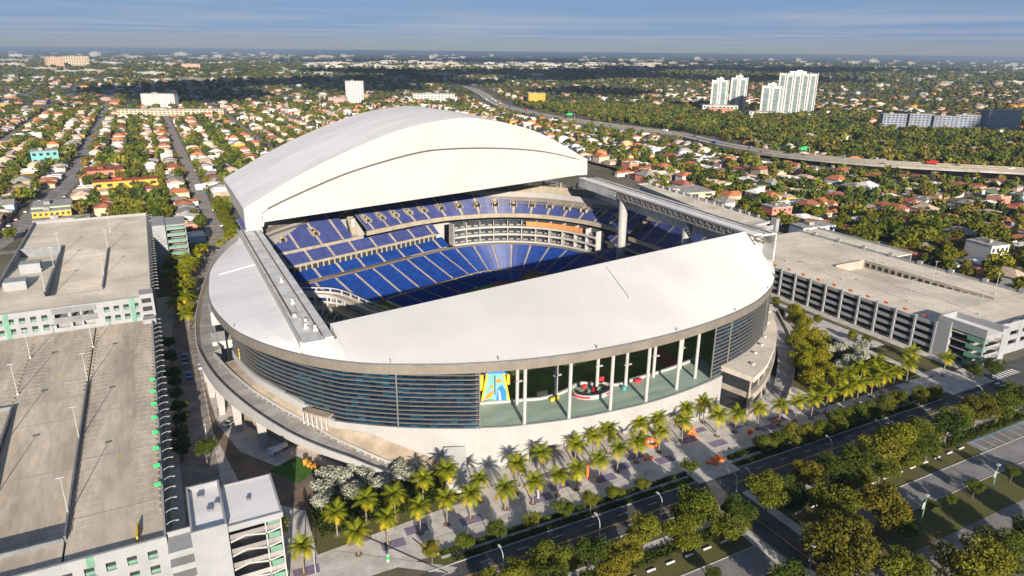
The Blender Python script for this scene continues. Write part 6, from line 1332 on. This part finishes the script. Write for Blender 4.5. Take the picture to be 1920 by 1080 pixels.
leafy('far_trees', 'thousands of tree crowns between the distant houses', far_t, 105, .36)
ft = []
for x, y, d in wedge(1400, 22000, 26000, .9):
    if d < 2500 and not free(x, y, 3): continue
    a = math.atan2(x, y)-yaw
    if 4300 < d < 7600 and -R(16) < a < R(11) and random.random() < .6: continue
    ft.append((x, y, random.uniform(4, 7.5)*(1 if d < 2200 else min(2.2, d/2200)) if d < 5000 else random.uniform(7, 14)))
crowns('distant_woods', 'dark tree cover fading towards the horizon', ft, I1, .22, .55)
# canal at the frame edge
sheet('canal', mat('still_water', (.05, .10, .16), .08, .1, .05, spec=.8), [[(870, 470), (905, 440), (960, 400), (900, 360), (840, 405), (838, 430)], [(3000, 2300), (4600, 2150), (4600, 2500), (3000, 2500)]], .1)
# ------------------------------------------------------------------ clouds that shade the middle distance, and the air
HAZE = 8e-5
def cloud(label, cx, cy, cz, sx, sy, n, seed):
    r = np.random.default_rng(seed); v0, f0 = I2; V, F = [], []
    for i in range(n):
        p = np.array([cx+r.normal()*sx*.45, cy+r.normal()*sy*.45, cz+r.normal()*18]); q = np.array([r.uniform(.16, .34)*sx, r.uniform(.2, .4)*sy, r.uniform(22, 45)])
        F.append(f0+len(v0)*i); V.append(v0*(1+r.normal(size=(len(v0), 1))*.08)*q+p)
    o = link('cloud', raw_mesh('cloud', np.concatenate(V), np.concatenate(F), mat_cloud)); return tag(o, label, kind='stuff')
mat_cloud = mat('cloud_white', (.85, .86, .88), 1.0, .03, .01, spec=0)
SH = Vector((to_sun.x, to_sun.y, to_sun.z))/to_sun.z
def shade(gx, gy, h, sx, sy, n, seed, label): cloud(label, gx+SH.x*h, gy+SH.y*h, h, sx, sy, n, seed)
shade(750, 2500, 620, 900, 650, 16, 1, 'low cloud drifting above the town behind the dome')
shade(2100, 3100, 620, 1300, 1000, 18, 2, 'wide low cloud above the towers')
shade(3600, 3900, 700, 1700, 900, 20, 4, 'broad low cloud over the far suburbs')
shade(4200, 7600, 1500, 2600, 1700, 22, 5, 'broad high cloud over the farthest suburbs')
shade(1180, 690, 560, 150, 110, 8, 3, 'small low cloud above the freeway woods')
hz_ = bpy.data.materials.new('hazy_air'); hz_.use_nodes = True; t = hz_.node_tree; t.nodes.clear()
o_ = N(t, 'ShaderNodeOutputMaterial'); pv = N(t, 'ShaderNodeVolumePrincipled'); pv.inputs['Color'].default_value = (.27, .36, .50, 1); pv.inputs['Density'].default_value = HAZE; pv.inputs['Anisotropy'].default_value = 0.0; L(t, pv, 0, o_, 'Volume')
b = MB(); b.box(-G-900, G+900, -G-900, G+900, -2.0, 108.5); hz = b.build('haze', hz_); tag(hz, kind='stuff')
SC.cycles.volume_bounces = 0; SC.cycles.max_bounces = 5; SC.cycles.diffuse_bounces = 2; SC.cycles.glossy_bounces = 2; SC.cycles.transmission_bounces = 2; SC.cycles.transparent_max_bounces = 6
